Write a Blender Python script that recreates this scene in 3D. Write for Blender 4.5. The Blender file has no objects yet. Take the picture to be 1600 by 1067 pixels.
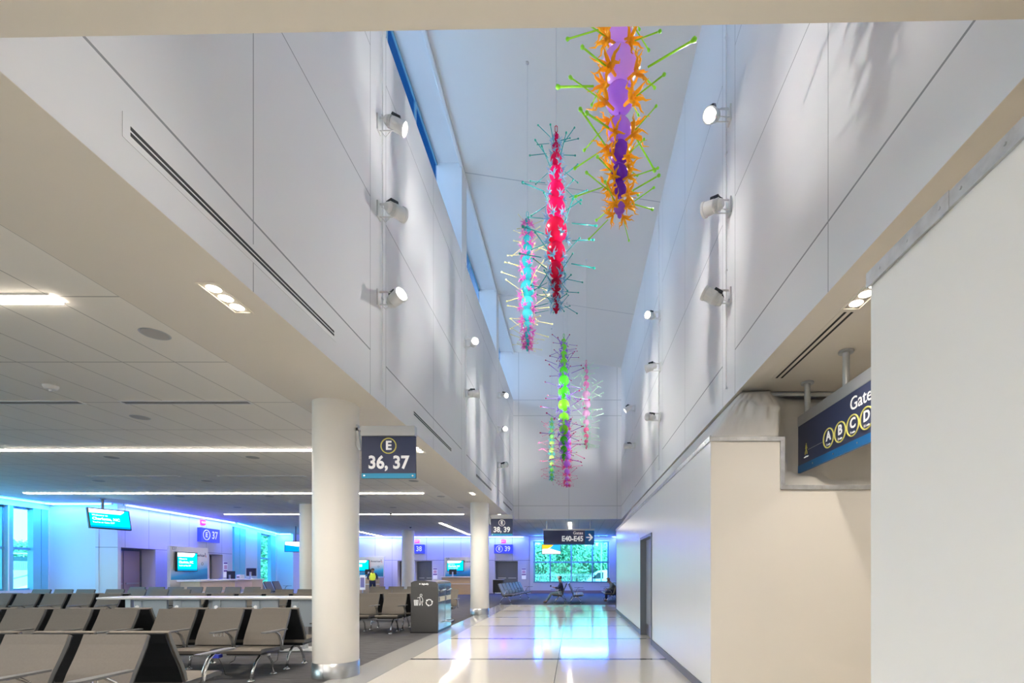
import bpy, bmesh, math, random
from mathutils import Vector, Matrix
PI = math.pi
random.seed(7)
sc = bpy.context.scene
COL = sc.collection

# ------------------------------------------------------------------ camera, sky, exposure
EYE, F = 1.46, 755.0
cam_d = bpy.data.cameras.new('camera'); cam = bpy.data.objects.new('camera', cam_d); COL.objects.link(cam)
cam.location = (0, 0, EYE); cam.rotation_euler = (PI/2, 0, 0)
cam_d.sensor_width = 36; cam_d.lens = F/1600*36
cam_d.shift_x = -(896-800)/1600; cam_d.shift_y = (893-533.5)/1600
cam_d.clip_start = 0.05; cam_d.clip_end = 500
sc.camera = cam
sc.view_settings.view_transform = 'Standard'; sc.view_settings.look = 'None'
sc.view_settings.gamma = 1; sc.view_settings.use_curve_mapping = False
sc.view_settings.exposure = 1.22
sc.cycles.max_bounces = 9; sc.cycles.diffuse_bounces = 5; sc.cycles.glossy_bounces = 4
sc.cycles.transparent_max_bounces = 12; sc.cycles.transmission_bounces = 6
sc.cycles.caustics_reflective = False; sc.cycles.caustics_refractive = False
sc.cycles.sample_clamp_indirect = 6
sc.cycles.use_denoising = True

w = bpy.data.worlds.new('sky'); sc.world = w; w.use_nodes = True
nt = w.node_tree; nt.nodes.clear()
tc = nt.nodes.new('ShaderNodeTexCoord'); sp = nt.nodes.new('ShaderNodeSeparateXYZ')
rp = nt.nodes.new('ShaderNodeValToRGB'); bg = nt.nodes.new('ShaderNodeBackground'); wo = nt.nodes.new('ShaderNodeOutputWorld')
nt.links.new(tc.outputs['Generated'], sp.inputs[0]); nt.links.new(sp.outputs['Z'], rp.inputs[0])
nt.links.new(rp.outputs[0], bg.inputs[0]); nt.links.new(bg.outputs[0], wo.inputs[0])
cr = rp.color_ramp
cr.elements[0].position = 0.0; cr.elements[0].color = (0.98, 0.94, 0.88, 1)
cr.elements[1].position = 1.0; cr.elements[1].color = (0.002, 0.025, 0.07, 1)
for p_, c_ in ((0.22, (0.86, 0.95, 1.0, 1)), (0.55, (0.002, 0.035, 0.09, 1)), (0.8, (0.002, 0.03, 0.08, 1))):
    e = cr.elements.new(p_); e.color = c_
bg.inputs[1].default_value = 2.6
sun_d = bpy.data.lights.new('sun', 'SUN'); sun_d.energy = 9.0; sun_d.angle = .02; sun_d.color = (1, .96, .9)
sun = bpy.data.objects.new('sun', sun_d); COL.objects.link(sun); sun.rotation_euler = Vector((.35, -.75, .55)).to_track_quat('Z', 'Y').to_euler()

CEIL = 3.81

# ------------------------------------------------------------------ helpers
def px(x, y, Y):
    return Vector(((x-896)/F*Y, Y, EYE+(893-y)/F*Y))

class MB:
    def __init__(s): s.bm = bmesh.new(); s.mi = 0
    def _t(s, n0):
        s.bm.faces.ensure_lookup_table()
        for f in s.bm.faces[n0:]: f.material_index = s.mi
    def box(s, x0, x1, y0, y1, z0, z1, bev=0, M=None):
        n0 = len(s.bm.faces)
        r = bmesh.ops.create_cube(s.bm, size=1)
        vs = r['verts']
        for v in vs:
            v.co = Vector(((x0+x1)/2+v.co.x*(x1-x0), (y0+y1)/2+v.co.y*(y1-y0), (z0+z1)/2+v.co.z*(z1-z0)))
        if bev:
            es = list({e for v in vs for e in v.link_edges})
            rb = bmesh.ops.bevel(s.bm, geom=es, offset=bev, segments=2, affect='EDGES', profile=0.5)
            vs = list({v for f in s.bm.faces[0:] if f.index == -1 or True for v in f.verts}) if M else vs
        if M:
            for v in vs: v.co = M @ v.co
        s._t(n0); return s
    def tube(s, pts, r, seg=8, caps=True):
        n0 = len(s.bm.faces); pts = [Vector(p) for p in pts]; rings = []
        up = None
        for i, p in enumerate(pts):
            if i == 0: t = pts[1]-p
            elif i == len(pts)-1: t = p-pts[i-1]
            else: t = pts[i+1]-pts[i-1]
            t.normalize()
            if up is None:
                up = Vector((0, 0, 1)) if abs(t.z) < .9 else Vector((1, 0, 0))
            a = t.cross(up)
            if a.length < 1e-4: a = t.cross(Vector((0, 1, 0)))
            a.normalize(); b = a.cross(t).normalized(); up = b
            rr = r[i] if isinstance(r, (list, tuple)) else r
            if isinstance(rr, (list, tuple)): ra, rb2 = rr
            else: ra = rb2 = rr
            rings.append([s.bm.verts.new(p+a*ra*math.cos(2*PI*k/seg)+b*rb2*math.sin(2*PI*k/seg)) for k in range(seg)])
        for i in range(len(rings)-1):
            for k in range(seg):
                s.bm.faces.new((rings[i][k], rings[i][(k+1) % seg], rings[i+1][(k+1) % seg], rings[i+1][k]))
        if caps:
            s.bm.faces.new(rings[0][::-1]); s.bm.faces.new(rings[-1])
        s._t(n0); return s
    def cyl(s, p0, p1, r, seg=16): return s.tube([p0, p1], r, seg)
    def lathe(s, prof, seg=24, c=(0, 0, 0)):
        n0 = len(s.bm.faces); c = Vector(c); rings = []
        for (r, z) in prof:
            if r < 1e-6: rings.append([s.bm.verts.new(c+Vector((0, 0, z)))])
            else: rings.append([s.bm.verts.new(c+Vector((r*math.cos(2*PI*k/seg), r*math.sin(2*PI*k/seg), z))) for k in range(seg)])
        for a, b in zip(rings, rings[1:]):
            for k in range(seg):
                k2 = (k+1) % seg
                if len(a) == 1 and len(b) == 1: continue
                if len(a) == 1: s.bm.faces.new((a[0], b[k2], b[k]))
                elif len(b) == 1: s.bm.faces.new((a[k], a[k2], b[0]))
                else: s.bm.faces.new((a[k], a[k2], b[k2], b[k]))
        s._t(n0); return s
    def prism(s, poly, x0, x1, axis='x', mi_side=None):
        # poly: 2D points; axis x -> (y,z) extruded in x ; z -> (x,y) extruded in z ; y -> (x,z)
        n0 = len(s.bm.faces)
        def P(a, b, t):
            return Vector((t, a, b)) if axis == 'x' else (Vector((a, b, t)) if axis == 'z' else Vector((a, t, b)))
        A = [s.bm.verts.new(P(a, b, x0)) for a, b in poly]; B = [s.bm.verts.new(P(a, b, x1)) for a, b in poly]
        n = len(poly)
        for i in range(n): s.bm.faces.new((A[i], A[(i+1) % n], B[(i+1) % n], B[i]))
        fa = s.bm.faces.new(A[::-1]); fb = s.bm.faces.new(B)
        s._t(n0)
        if mi_side is not None: fa.material_index = fb.material_index = mi_side
        return s
    def ball(s, c, r, sub=2, sc=(1, 1, 1)):
        n0 = len(s.bm.faces)
        rr = bmesh.ops.create_icosphere(s.bm, subdivisions=sub, radius=r)
        for v in rr['verts']: v.co = Vector(c)+Vector((v.co.x*sc[0], v.co.y*sc[1], v.co.z*sc[2]))
        s._t(n0); return s
    def mesh(s, name, mats, smooth=False):
        bmesh.ops.recalc_face_normals(s.bm, faces=s.bm.faces[:])
        me = bpy.data.meshes.new(name); s.bm.to_mesh(me); s.bm.free()
        for m in (mats if isinstance(mats, (list, tuple)) else [mats]): me.materials.append(m)
        if smooth:
            for p in me.polygons: p.use_smooth = True
        return me
    def obj(s, name, mats, parent=None, smooth=False, loc=None, rz=0, label=None):
        return link(name, s.mesh(name, mats, smooth), parent, loc, rz, label)

def link(name, me, parent=None, loc=None, rz=0, label=None):
    o = bpy.data.objects.new(name, me); COL.objects.link(o)
    if parent: o.parent = parent
    if loc is not None: o.location = loc
    if rz: o.rotation_euler = (0, 0, rz)
    if label: o['label'] = label
    if me is not None and any(p.use_smooth for p in me.polygons[:1]):
        pass
    return o
def thing(name, label, cat, loc=(0, 0, 0), rz=0, group=None):
    o = bpy.data.objects.new(name, None); COL.objects.link(o); o.location = loc; o.rotation_euler = (0, 0, rz)
    o.empty_display_size = .1
    return tag(o, label, cat, group)
def tag(o, label, cat, group=None, kind=None):
    o['label'] = label; o['category'] = cat
    if group: o['group'] = group
    if kind: o['kind'] = kind
    return o
def struct(o): o['kind'] = 'structure'; return o
def children_of(root): return [c for c in root.children]
def dup(root, loc, rz, label, group=None):
    r = root.copy(); COL.objects.link(r); r.location = loc; r.rotation_euler = (0, 0, rz); r['label'] = label
    if group: r['group'] = group
    for ch in list(root.children):
        c = ch.copy(); COL.objects.link(c); c.parent = r
        for g in list(ch.children):
            d = g.copy(); COL.objects.link(d); d.parent = c
    return r

# ------------------------------------------------------------------ materials
def mat(name, col, rough=.5, metal=0, emit=None, estr=0, spec=.5, coat=0, noise=None, bump=None, trans=0):
    m = bpy.data.materials.new(name); m.use_nodes = True; n = m.node_tree.nodes; l = m.node_tree.links
    b = n['Principled BSDF']
    b.inputs['Base Color'].default_value = (*col, 1); b.inputs['Roughness'].default_value = rough
    b.inputs['Metallic'].default_value = metal; b.inputs['Specular IOR Level'].default_value = spec
    b.inputs['Coat Weight'].default_value = coat
    if emit: b.inputs['Emission Color'].default_value = (*emit, 1); b.inputs['Emission Strength'].default_value = estr
    if noise:
        scale, amt, stretch = noise
        t = n.new('ShaderNodeTexCoord'); mp = n.new('ShaderNodeMapping'); mp.inputs['Scale'].default_value = stretch
        nz = n.new('ShaderNodeTexNoise'); nz.inputs['Scale'].default_value = scale; nz.inputs['Detail'].default_value = 4
        mx = n.new('ShaderNodeMix'); mx.data_type = 'RGBA'
        mx.inputs[6].default_value = (*[max(0, c*(1-amt)) for c in col], 1); mx.inputs[7].default_value = (*[min(1, c*(1+amt)) for c in col], 1)
        l.new(t.outputs['Object'], mp.inputs[0]); l.new(mp.outputs[0], nz.inputs[0])
        l.new(nz.outputs['Fac'], mx.inputs[0]); l.new(mx.outputs[2], b.inputs['Base Color'])
        if bump:
            bp = n.new('ShaderNodeBump'); bp.inputs['Strength'].default_value = bump; bp.inputs['Distance'].default_value = .01
            l.new(nz.outputs['Fac'], bp.inputs['Height']); l.new(bp.outputs[0], b.inputs['Normal'])
    return m

def grooved(name, base, groove, specs, rough=.5, exclude=None, speck=None, spec=.5):
    """specs: list of (axis, [positions], halfwidth) or (axis, ('mod', offset, period), halfwidth). exclude: (axis, offset, period, half) band that interrupts 'Z' lines"""
    m = mat(name, base, rough, spec=spec); n = m.node_tree.nodes; l = m.node_tree.links; b = n['Principled BSDF']
    g = n.new('ShaderNodeNewGeometry'); s = n.new('ShaderNodeSeparateXYZ'); l.new(g.outputs['Position'], s.inputs[0])
    def math_(op, a, b_=None, c=None):
        nd = n.new('ShaderNodeMath'); nd.operation = op
        for i, v in enumerate((a, b_, c)):
            if v is None: continue
            if isinstance(v, (int, float)): nd.inputs[i].default_value = v
            else: l.new(v, nd.inputs[i])
        return nd.outputs[0]
    tot = {}
    for ax, pos, hw in specs:
        src = s.outputs[ax]
        if pos[0] == 'mod':
            v = math_('PINGPONG', math_('SUBTRACT', src, pos[1]), pos[2]/2)
            t = math_('COMPARE', v, 0.0, hw)
            tot.setdefault(ax, []).append(t)
        else:
            for p in pos: tot.setdefault(ax, []).append(math_('COMPARE', src, p, hw))
    outs = []
    for ax, ts in tot.items():
        a = ts[0]
        for t in ts[1:]: a = math_('MAXIMUM', a, t)
        if exclude and ax == 'Z':
            eax, off, per, half = exclude
            v = math_('PINGPONG', math_('SUBTRACT', s.outputs[eax], off), per/2)
            band = math_('COMPARE', v, 0.0, half)
            a = math_('MULTIPLY', a, math_('SUBTRACT', 1.0, band))
        outs.append(a)
    a = outs[0]
    for o in outs[1:]: a = math_('MAXIMUM', a, o)
    mx = n.new('ShaderNodeMix'); mx.data_type = 'RGBA'; mx.inputs[6].default_value = (*base, 1); mx.inputs[7].default_value = (*groove, 1)
    l.new(a, mx.inputs[0])
    if speck:
        scale, amt = speck
        nz = n.new('ShaderNodeTexNoise'); nz.inputs['Scale'].default_value = scale; nz.inputs['Detail'].default_value = 3
        l.new(g.outputs['Position'], nz.inputs['Vector'])
        r = n.new('ShaderNodeValToRGB'); r.color_ramp.elements[0].position = .35; r.color_ramp.elements[1].position = .65
        r.color_ramp.elements[0].color = (*[c*(1-amt) for c in base], 1); r.color_ramp.elements[1].color = (*[min(1, c*(1+amt*.5)) for c in base], 1)
        l.new(nz.outputs['Fac'], r.inputs[0]); l.new(r.outputs[0], mx.inputs[6])
    l.new(mx.outputs[2], b.inputs['Base Color'])
    return m

def translucent(name, col, fac=.45, rough=.25):
    m = mat(name, col, rough, spec=.6); n = m.node_tree.nodes; l = m.node_tree.links; b = n['Principled BSDF']
    t = n.new('ShaderNodeBsdfTranslucent'); t.inputs[0].default_value = (*col, 1)
    mx = n.new('ShaderNodeMixShader'); mx.inputs[0].default_value = fac
    l.new(b.outputs[0], mx.inputs[1]); l.new(t.outputs[0], mx.inputs[2]); l.new(mx.outputs[0], n['Material Output'].inputs[0])
    return m
def glass(name, tint, gloss=.06):
    m = bpy.data.materials.new(name); m.use_nodes = True; n = m.node_tree.nodes; l = m.node_tree.links
    n.remove(n['Principled BSDF'])
    t = n.new('ShaderNodeBsdfTransparent'); t.inputs[0].default_value = (*tint, 1)
    g = n.new('ShaderNodeBsdfGlossy'); g.inputs['Roughness'].default_value = .02
    mx = n.new('ShaderNodeMixShader'); mx.inputs[0].default_value = gloss
    l.new(t.outputs[0], mx.inputs[1]); l.new(g.outputs[0], mx.inputs[2]); l.new(mx.outputs[0], n['Material Output'].inputs[0])
    return m
def emis(name, col, s):
    m = bpy.data.materials.new(name); m.use_nodes = True; n = m.node_tree.nodes; l = m.node_tree.links
    n.remove(n['Principled BSDF']); e = n.new('ShaderNodeEmission'); e.inputs[0].default_value = (*col, 1); e.inputs[1].default_value = s
    l.new(e.outputs[0], n['Material Output'].inputs[0]); return m

WZ = (4.40, 6.43, 8.43)
YJ = [6.4+5.22*k for k in range(4)] + [6.93+5.22*k for k in range(4)] + [4.06+5.22*k for k in range(4)]
WALLC = (.80, .80, .81)
m_wall = grooved('panelled wall paint', WALLC, (.28, .29, .30), [('Z', WZ[:1], .010), ('Z', WZ[1:], .006), ('Y', YJ, .005)], .58, exclude=('Y', 6.665, 5.22, .26))
m_wallfar = grooved('far wall paint', WALLC, (.56, .57, .58), [('Z', (4.40, 8.43, 9.13), .014), ('X', (-2.45, -.2, 1.95), .012)], .42)
m_white = mat('white paint', (.80, .80, .80), .45)
m_soft = mat('soffit paint', (.80, .79, .77), .6)
m_ceil = grooved('ceiling panels', (.87, .84, .78), (.50, .48, .45), [('X', ('mod', -3.88, .59), .006), ('Y', ('mod', 4.13, 1.29), .008)], .7)
m_ceilflat = mat('gypsum ceiling', (.78, .73, .65), .65)
m_atrceil = grooved('vault ceiling', (.82, .82, .80), (.5, .52, .54), [('Y', (6.75, 11.9, 17.1), .012)], .6)
m_terr = grooved('terrazzo', (.76, .72, .64), (.035, .036, .04), [('Y', ('mod', 8.07, 2.46), .055), ('X', ('mod', -.255, 2.465), .004)], .09, speck=(90, .10), spec=.75)
m_bord = mat('grey terrazzo', (.42, .42, .41), .10, noise=(120, .35, (1, 1, 1)), spec=.7)
m_carpet = mat('carpet', (.058, .057, .060), .95, noise=(3.2, 1.7, (1, 7, 1)), bump=.3)
m_part = grooved('white temporary panel', (.80, .81, .82), (.74, .76, .78), [('Y', ('mod', 5.6, .31), .004)], .28)
m_beige = mat('warm white board', (.84, .80, .74), .55, noise=(.8, .03, (1, 1, 1)))
m_near = mat('near white board', (.80, .79, .78), .55, noise=(.9, .02, (1, 1, 1)))
m_galv = mat('galvanised steel', (.50, .51, .52), .42, .45, noise=(14, .35, (1, 1, 1)))
m_dark = mat('dark slot', (.01, .01, .01), .6)
m_steel = mat('brushed steel', (.55, .56, .57), .28, .95, noise=(6, .12, (1, 1, 60)))
m_alu = mat('polished aluminium', (.72, .73, .74), .18, .95)
m_satin = mat('satin silver', (.58, .60, .62), .4, .6)
m_col = mat('column paint', (.82, .80, .76), .4)
m_grey = mat('door grey', (.16, .18, .21), .35)
m_doorleaf = mat('door leaf', (.33, .37, .43), .3)
m_base = mat('vinyl base', (.13, .14, .16), .4)
m_navy = mat('sign navy', (.045, .06, .14), .35)
m_blue = mat('sign blue', (.01, .16, .45), .35)
m_cyanb = mat('sign cyan', (.02, .38, .68), .35)
m_lbl = mat('sign white', (.9, .9, .9), .4, emit=(1, 1, 1), estr=.12)
m_yel = mat('sign yellow', (.85, .80, .22), .4)
m_taupe = mat('taupe upholstery', (.150, .132, .112), .62, noise=(60, .10, (1, 1, 1)))
m_edge = mat('grey seat edge', (.12, .125, .13), .45)
m_black = mat('black shell', (.012, .013, .015), .35)
m_bluelab = mat('blue outlet', (.03, .05, .5), .4)
m_wood = mat('maple laminate', (.62, .44, .28), .4, noise=(3, .10, (1, 1, 12)))
m_woodp = mat('pale laminate', (.74, .57, .40), .4, noise=(3, .08, (1, 1, 10)))
m_top = mat('white counter top', (.85, .84, .84), .25)
m_panelb = mat('pale blue panel', (.42, .48, .54), .35)
m_gatewarm = mat('warm wall paint', (.80, .78, .74), .5)
m_gate = grooved('gate wall panels', (.70, .69, .72), (.3, .3, .36), [('Z', (2.30,), .012), ('Y', ('mod', 17.0, 1.05), .008)], .45)
m_gatef = grooved('gate wall panels far', (.70, .69, .72), (.3, .3, .36), [('Z', (2.22,), .015), ('X', ('mod', -4.1, 1.15), .01)], .45)
m_frame = mat('window frame', (.20, .42, .55), .3, .3)
m_fin = mat('window fin', (.25, .62, .72), .35)
m_glass = glass('tinted glazing', (.40, .87, 1.0), .05)
m_clgl = glass('deep blue glazing', (.45, .58, .74), .03)
m_clear = glass('clear glazing', (.80, .93, .96), .05)
m_strip = emis('warm strip light', (1, .88, .74), 17)
m_stripfill = emis('neutral fill strip', (1, .96, .92), 17)  # glow of the unseen strips added behind the camera
m_lamp = emis('warm downlight', (1, .88, .70), 9)
m_spot = emis('spot lens', (1, .97, .92), 5)
m_cove = emis('blue cove light', (.10, .22, 1.0), 6)
m_covec = emis('cyan cove light', (.08, .45, 1.0), 6)
m_exit = emis('exit red', (1, .02, .22), 2.0)
m_scr = emis('screen cyan', (.0, .52, .72), 1.0)
m_scrw = emis('screen white', (.85, .95, 1), 1.1)
m_scrd = emis('screen blue', (.0, .22, .5), 1.0)
m_bin = mat('bin grey', (.075, .075, .078), .42, noise=(30, .06, (1, 1, 1)))
m_binf = mat('bin steel front', (.60, .68, .72), .14, .9)
m_cream = mat('cream label', (.75, .70, .48), .5)
m_spotw = mat('lamp housing', (.75, .75, .73), .35)
m_cloth = mat('dust sheet', (.74, .72, .68), .55, noise=(3, .05, (1, 1, 1)), bump=.4)
m_disc = mat('speaker grille', (.46, .45, .44), .6)
m_skin = mat('skin', (.45, .27, .19), .55)
m_hair = mat('hair', (.10, .07, .05), .7)
m_hairb = mat('brown hair', (.35, .20, .12), .7)
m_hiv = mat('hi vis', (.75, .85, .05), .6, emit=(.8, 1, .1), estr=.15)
m_navyc = mat('navy cloth', (.03, .04, .09), .8)
m_greyc = mat('grey cloth', (.20, .24, .28), .8)
m_jean = mat('teal trousers', (.16, .26, .30), .8)
m_shoe = mat('brown shoe', (.12, .07, .05), .6)
m_capc = mat('light cap', (.62, .60, .58), .8)
m_leafm = mat('leaves', (.22, .44, .26), .6, noise=(2.5, .9, (1, 1, 1)))
m_trunk = mat('bark', (.12, .09, .07), .8)
m_ground = mat('concrete apron', (.72, .72, .70), .8, noise=(1.5, .06, (1, 1, 1)))
m_conc = mat('pale concrete', (.80, .80, .78), .8)

# ------------------------------------------------------------------ setting
# floors
b = MB(); b.box(-2.72, 9, -3, 21.2, -.2, 0); struct(b.obj('floor', m_terr))
b = MB(); b.box(-3.30, -2.72, -3, 21.2, -.2, 0); struct(b.obj('floor', m_bord))
b = MB(); b.prism([(-19.5, -3), (-3.30, -3), (-3.30, 21.2), (9, 21.2), (9, 32.6), (-19.5, 32.6)], -.2, 0, 'z'); struct(b.obj('floor', m_carpet))

# atrium
b = MB(); b.box(-3.29, -2.69, 1.9, 21.6, CEIL, 9.13); struct(b.obj('wall_left', m_wall))
b = MB(); b.box(2.14, 2.5, 1.9, 21.6, CEIL, 11.0); struct(b.obj('wall_right', m_wall))
b = MB(); b.box(-3.5, 2.5, 21.6, 21.9, CEIL, 11.7); struct(b.obj('wall_far', m_wallfar))
b = MB(); b.prism([(-3.6, 2.145), (3.5, 2.03), (3.5, 1.7), (-3.6, 1.7)], CEIL+.02, 11.7, 'z'); struct(b.obj('wall_near', m_white))
b = MB(); b.prism([(-2.69, 11.29), (2.3, 10.536), (2.3, 10.9), (-2.69, 11.6)], 1.8, 21.7, 'y'); struct(b.obj('ceiling', m_atrceil))
b = MB(); b.box(-3.315, -2.69, 1.8, 21.7, 11.29, 11.6); struct(b.obj('ceiling', m_white))
for k in range(4):
    y0 = 6.4+5.22*k; b = MB(); b.box(-3.31, -2.685, y0, y0+.53 if k < 3 else 21.65, 9.13, 11.29); struct(b.obj('wall_left', m_white))
b = MB(); b.box(-2.74, -2.66, 1.9, 21.6, 11.20, 11.29, .015); struct(b.obj('trim_1', m_white))
ends = [1.9]+[6.4+5.22*k for k in range(3)]+[]
for k in range(4):
    ya = 1.9 if k == 0 else 6.93+5.22*(k-1); yb = 6.4+5.22*k if k < 3 else 21.6
    yb = 6.4+5.22*k
    if k == 3: yb = 21.6
    wnd = MB(); wnd.box(-3.30, -3.285, ya, min(yb, 21.6), 9.13, 11.29)
    o = struct(wnd.obj('window_%d' % (k+1), m_clgl))
    fr = MB(); fr.box(-3.31, -3.27, ya, yb, 11.23, 11.29); fr.box(-3.31, -3.27, ya, yb, 9.13, 9.17)
    n_ = 3
    for i in range(1, n_): yy = ya+(yb-ya)*i/n_; fr.box(-3.31, -3.275, yy-.03, yy+.03, 9.13, 11.29)
    fr.obj('window_frame', m_frame, o)

# low ceilings
b = MB(); b.box(-3.88, -3.28, -3, 32.6, CEIL, CEIL+.3); struct(b.obj('ceiling', m_ceilflat))
b = MB(); b.box(-19.5, -3.88, -3, 32.6, CEIL, CEIL+.3); struct(b.obj('ceiling', m_ceil))
b = MB(); b.prism([(-3.28, -3), (2.5, -3), (2.5, 2.047), (-3.28, 2.14)], CEIL, CEIL+.3, 'z'); struct(b.obj('ceiling', m_ceilflat))
b = MB(); b.box(2.5, 9, -3, 32.6, CEIL, CEIL+.3); struct(b.obj('ceiling', m_ceilflat))
b = MB(); b.box(-3.28, 2.5, 21.9, 32.6, CEIL, CEIL+.3); struct(b.obj('ceiling', m_ceil))
b = MB(); b.box(-3.29, -2.69, 2.0, 21.9, CEIL-.004, CEIL-.001); struct(b.obj('ceiling', m_ceilflat))
b = MB(); b.box(2.14, 2.51, 2.0, 21.9, CEIL-.004, CEIL-.001); struct(b.obj('ceiling', m_ceilflat))

# right partitions
b = MB(); b.box(1.57, 1.70, -3, 2.55, 0, 3.02); struct(b.obj('wall_right', m_near))
b = MB(); b.prism([(1.57, 0), (6.5, 0), (6.5, 2.42), (2.36, 2.42), (2.36, 2.97), (1.57, 2.97)], 5.51, 5.62, 'y'); struct(b.obj('wall_back', m_beige))
DY0, DY1, DZ = 9.62, 11.22, 2.24
b = MB(); b.box(1.565, 1.69, 5.515, DY0, 0, 3.0); b.box(1.565, 1.69, DY1, 17.75, 0, 3.0); b.box(1.565, 1.69, DY0, DY1, DZ, 3.0)
struct(b.obj('wall_right', m_part))
b = MB(); b.box(1.565, 8.9, 17.6, 17.75, 0, 3.0); struct(b.obj('wall_back', m_part))
b = MB(); b.box(8.9, 9.0, -3, 32.6, 0, CEIL); struct(b.obj('wall_right', m_white))
# door
d = MB(); d.box(1.68, 1.72, DY0+.06, DY1-.06, .01, DZ-.06, .004); d = struct(d.obj('door_1', m_doorleaf))
f_ = MB(); f_.box(1.545, 1.74, DY0, DY0+.06, 0, DZ, .006); f_.box(1.545, 1.74, DY1-.06, DY1, 0, DZ, .006); f_.box(1.545, 1.74, DY0, DY1, DZ-.06, DZ, .006)
f_.obj('door_frame', m_grey, d)
h_ = MB(); h_.cyl((1.68, DY0+.16, 1.02), (1.62, DY0+.16, 1.02), .013, 10); h_.tube([(1.62, DY0+.15, 1.02), (1.615, DY0+.28, 1.02)], .011, 8); h_.lathe([(0.03, -.003), (.03, .003)], 12, (1.67, DY0+.16, 1.02))
h_.obj('door_handle', m_alu, d)
k_ = MB(); k_.box(1.676, 1.68, DY0+.10, DY1-.10, .03, .28); k_.obj('kick_plate', m_steel, d)
# baseboards
b = MB(); b.box(1.548, 1.566, 5.5, DY0-.002, 0, .11, .003); struct(b.obj('baseboard_right', m_base))
b = MB(); b.box(1.548, 1.566, DY1+.002, 17.75, 0, .11, .003); struct(b.obj('baseboard_right', m_base))
# galvanised battens with screws
b = MB(); b.box(1.555, 1.572, -3, 2.56, 2.965, 3.035, .003)
b.box(1.552, 1.5565, 2.0, 2.565, 2.96, 3.04, .002)
for k in range(14): b.lathe([(0.009, 0), (.005, .004)], 8, (0, 0, 0)) if False else b.cyl((1.556, 2.45-.17*k-.03*(k % 3), 3.0), (1.549, 2.45-.17*k-.03*(k % 3), 3.0), .007, 8)
struct(b.obj('trim_2', m_galv))
b = MB(); b.box(1.55, 1.567, 5.49, 17.75, 2.945, 3.01, .003)
for k in range(40): b.cyl((1.552, 5.7+.3*k, 2.98), (1.546, 5.7+.3*k, 2.98), .007, 6)
struct(b.obj('trim_3', m_galv))
b = MB()
b.box(1.56, 2.40, 5.49, 5.511, 2.945, 2.995, .003); b.box(2.355, 2.405, 5.488, 5.509, 2.40, 2.995, .003); b.box(2.36, 6.4, 5.486, 5.507, 2.395, 2.445, .003)
for xx in (1.66, 1.86, 2.08, 2.22, 2.33): b.cyl((xx, 5.49, 2.97), (xx, 5.483, 2.97), .006, 6)
for zz in (2.55, 2.68, 2.83, 2.95): b.cyl((2.38, 5.488, zz), (2.38, 5.481, zz), .006, 6)
for k in range(9): b.cyl((2.46+.37*k, 5.486, 2.42), (2.46+.37*k, 5.479, 2.42), .006, 6)
struct(b.obj('trim_4', m_galv))

b = MB(); b.box(-19.5, 9, -3.1, -3, 0, CEIL); struct(b.obj('wall_near', m_gatewarm))
b = MB(); b.box(-17.7, -17.55, -3, 10, 0, .8); b.box(-17.7, -17.55, -3, 10, 3.6, CEIL); b.box(-17.7, -17.55, 9.6, 10, .8, 3.6); struct(b.obj('wall_left', m_gatewarm))
b = MB(); b.box(-17.66, -17.65, -3, 9.6, .8, 3.6); o = struct(b.obj('window_8', m_clear))  # unseen glazing, added so daylight reaches the lounge ceiling
b = MB()
for yy in (-3, -.5, 2, 4.5, 7, 9.5): b.box(-17.7, -17.55, yy, yy+.08, .8, 3.6)
b.obj('window_frame', m_frame, o)
# gate side walls (left, far)
def wall_seg(name, p, q, m, z0=0, z1=CEIL, th=.12, parts=None):
    dx, dy = q[0]-p[0], q[1]-p[1]; L = math.hypot(dx, dy); th_ = math.atan2(dy, dx)
    b = MB()
    for (s0, s1, a, c) in (parts or [(0, L, z0, z1)]): b.box(s0, s1, 0, th, a, c)
    return b.obj(name, m, loc=(p[0], p[1], 0), rz=th_), th_, L
A0, A1 = (-17.55, 10.0), (-18.1, 16.7)
B0, B1 = (-15.75, 16.7), (-16.25, 23.0)
C0, C1 = B1, (-18.4, 30.0)
D1 = (-17.4, 30.0)
def s_of(x, p, q):
    # distance along p->q where the pixel column x meets it
    k = (x-896)/F
    dx, dy = q[0]-p[0], q[1]-p[1]; L = math.hypot(dx, dy)
    t = (k*p[1]-p[0])/(dx-k*dy); return t*L
def window_wall(idx, p, q, spans, z0, z1, zm, fins, m_solid=None, bluebits=True):
    """spans: glazed (s0,s1); everything else solid"""
    dx, dy = q[0]-p[0], q[1]-p[1]; L = math.hypot(dx, dy); th = math.atan2(dy, dx)
    b = MB(); cur = 0
    for (s0, s1) in spans:
        if s0-cur > .01: b.box(cur, s0, 0, .25, 0, CEIL)
        b.box(s0, s1, 0, .25, 0, z0); b.box(s0, s1, 0, .25, z1, CEIL); cur = s1
    if L-cur > .01: b.box(cur, L, 0, .25, 0, CEIL)
    struct(b.obj('wall_left', m_solid or m_gate0, loc=(p[0], p[1], 0), rz=th))
    g = MB()
    for (s0, s1) in spans: g.box(s0, s1, .20, .21, z0, z1)
    o = struct(g.obj('window_%d' % idx, m_glass, loc=(p[0], p[1], 0), rz=th))
    f = MB()
    for (s0, s1) in spans:
        f.box(s0, s1, .14, .24, z0, z0+.06); f.box(s0, s1, .14, .24, z1-.06, z1); f.box(s0, s1, .12, .24, zm-.04, zm+.04)
        f.box(s0, s0+.05, .14, .24, z0, z1); f.box(s1-.05, s1, .14, .24, z0, z1)
    f.obj('window_frame', m_frame, o)
    if fins:
        f = MB()
        for (s0, s1) in fins: f.box(s0, s1, .02, .2, z0, z1)
        f.obj('window_fin', m_fin, o)
m_gate0 = mat('plain gate wall', (.72, .74, .80), .45)
sA = lambda x: s_of(x, A0, A1)
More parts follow.
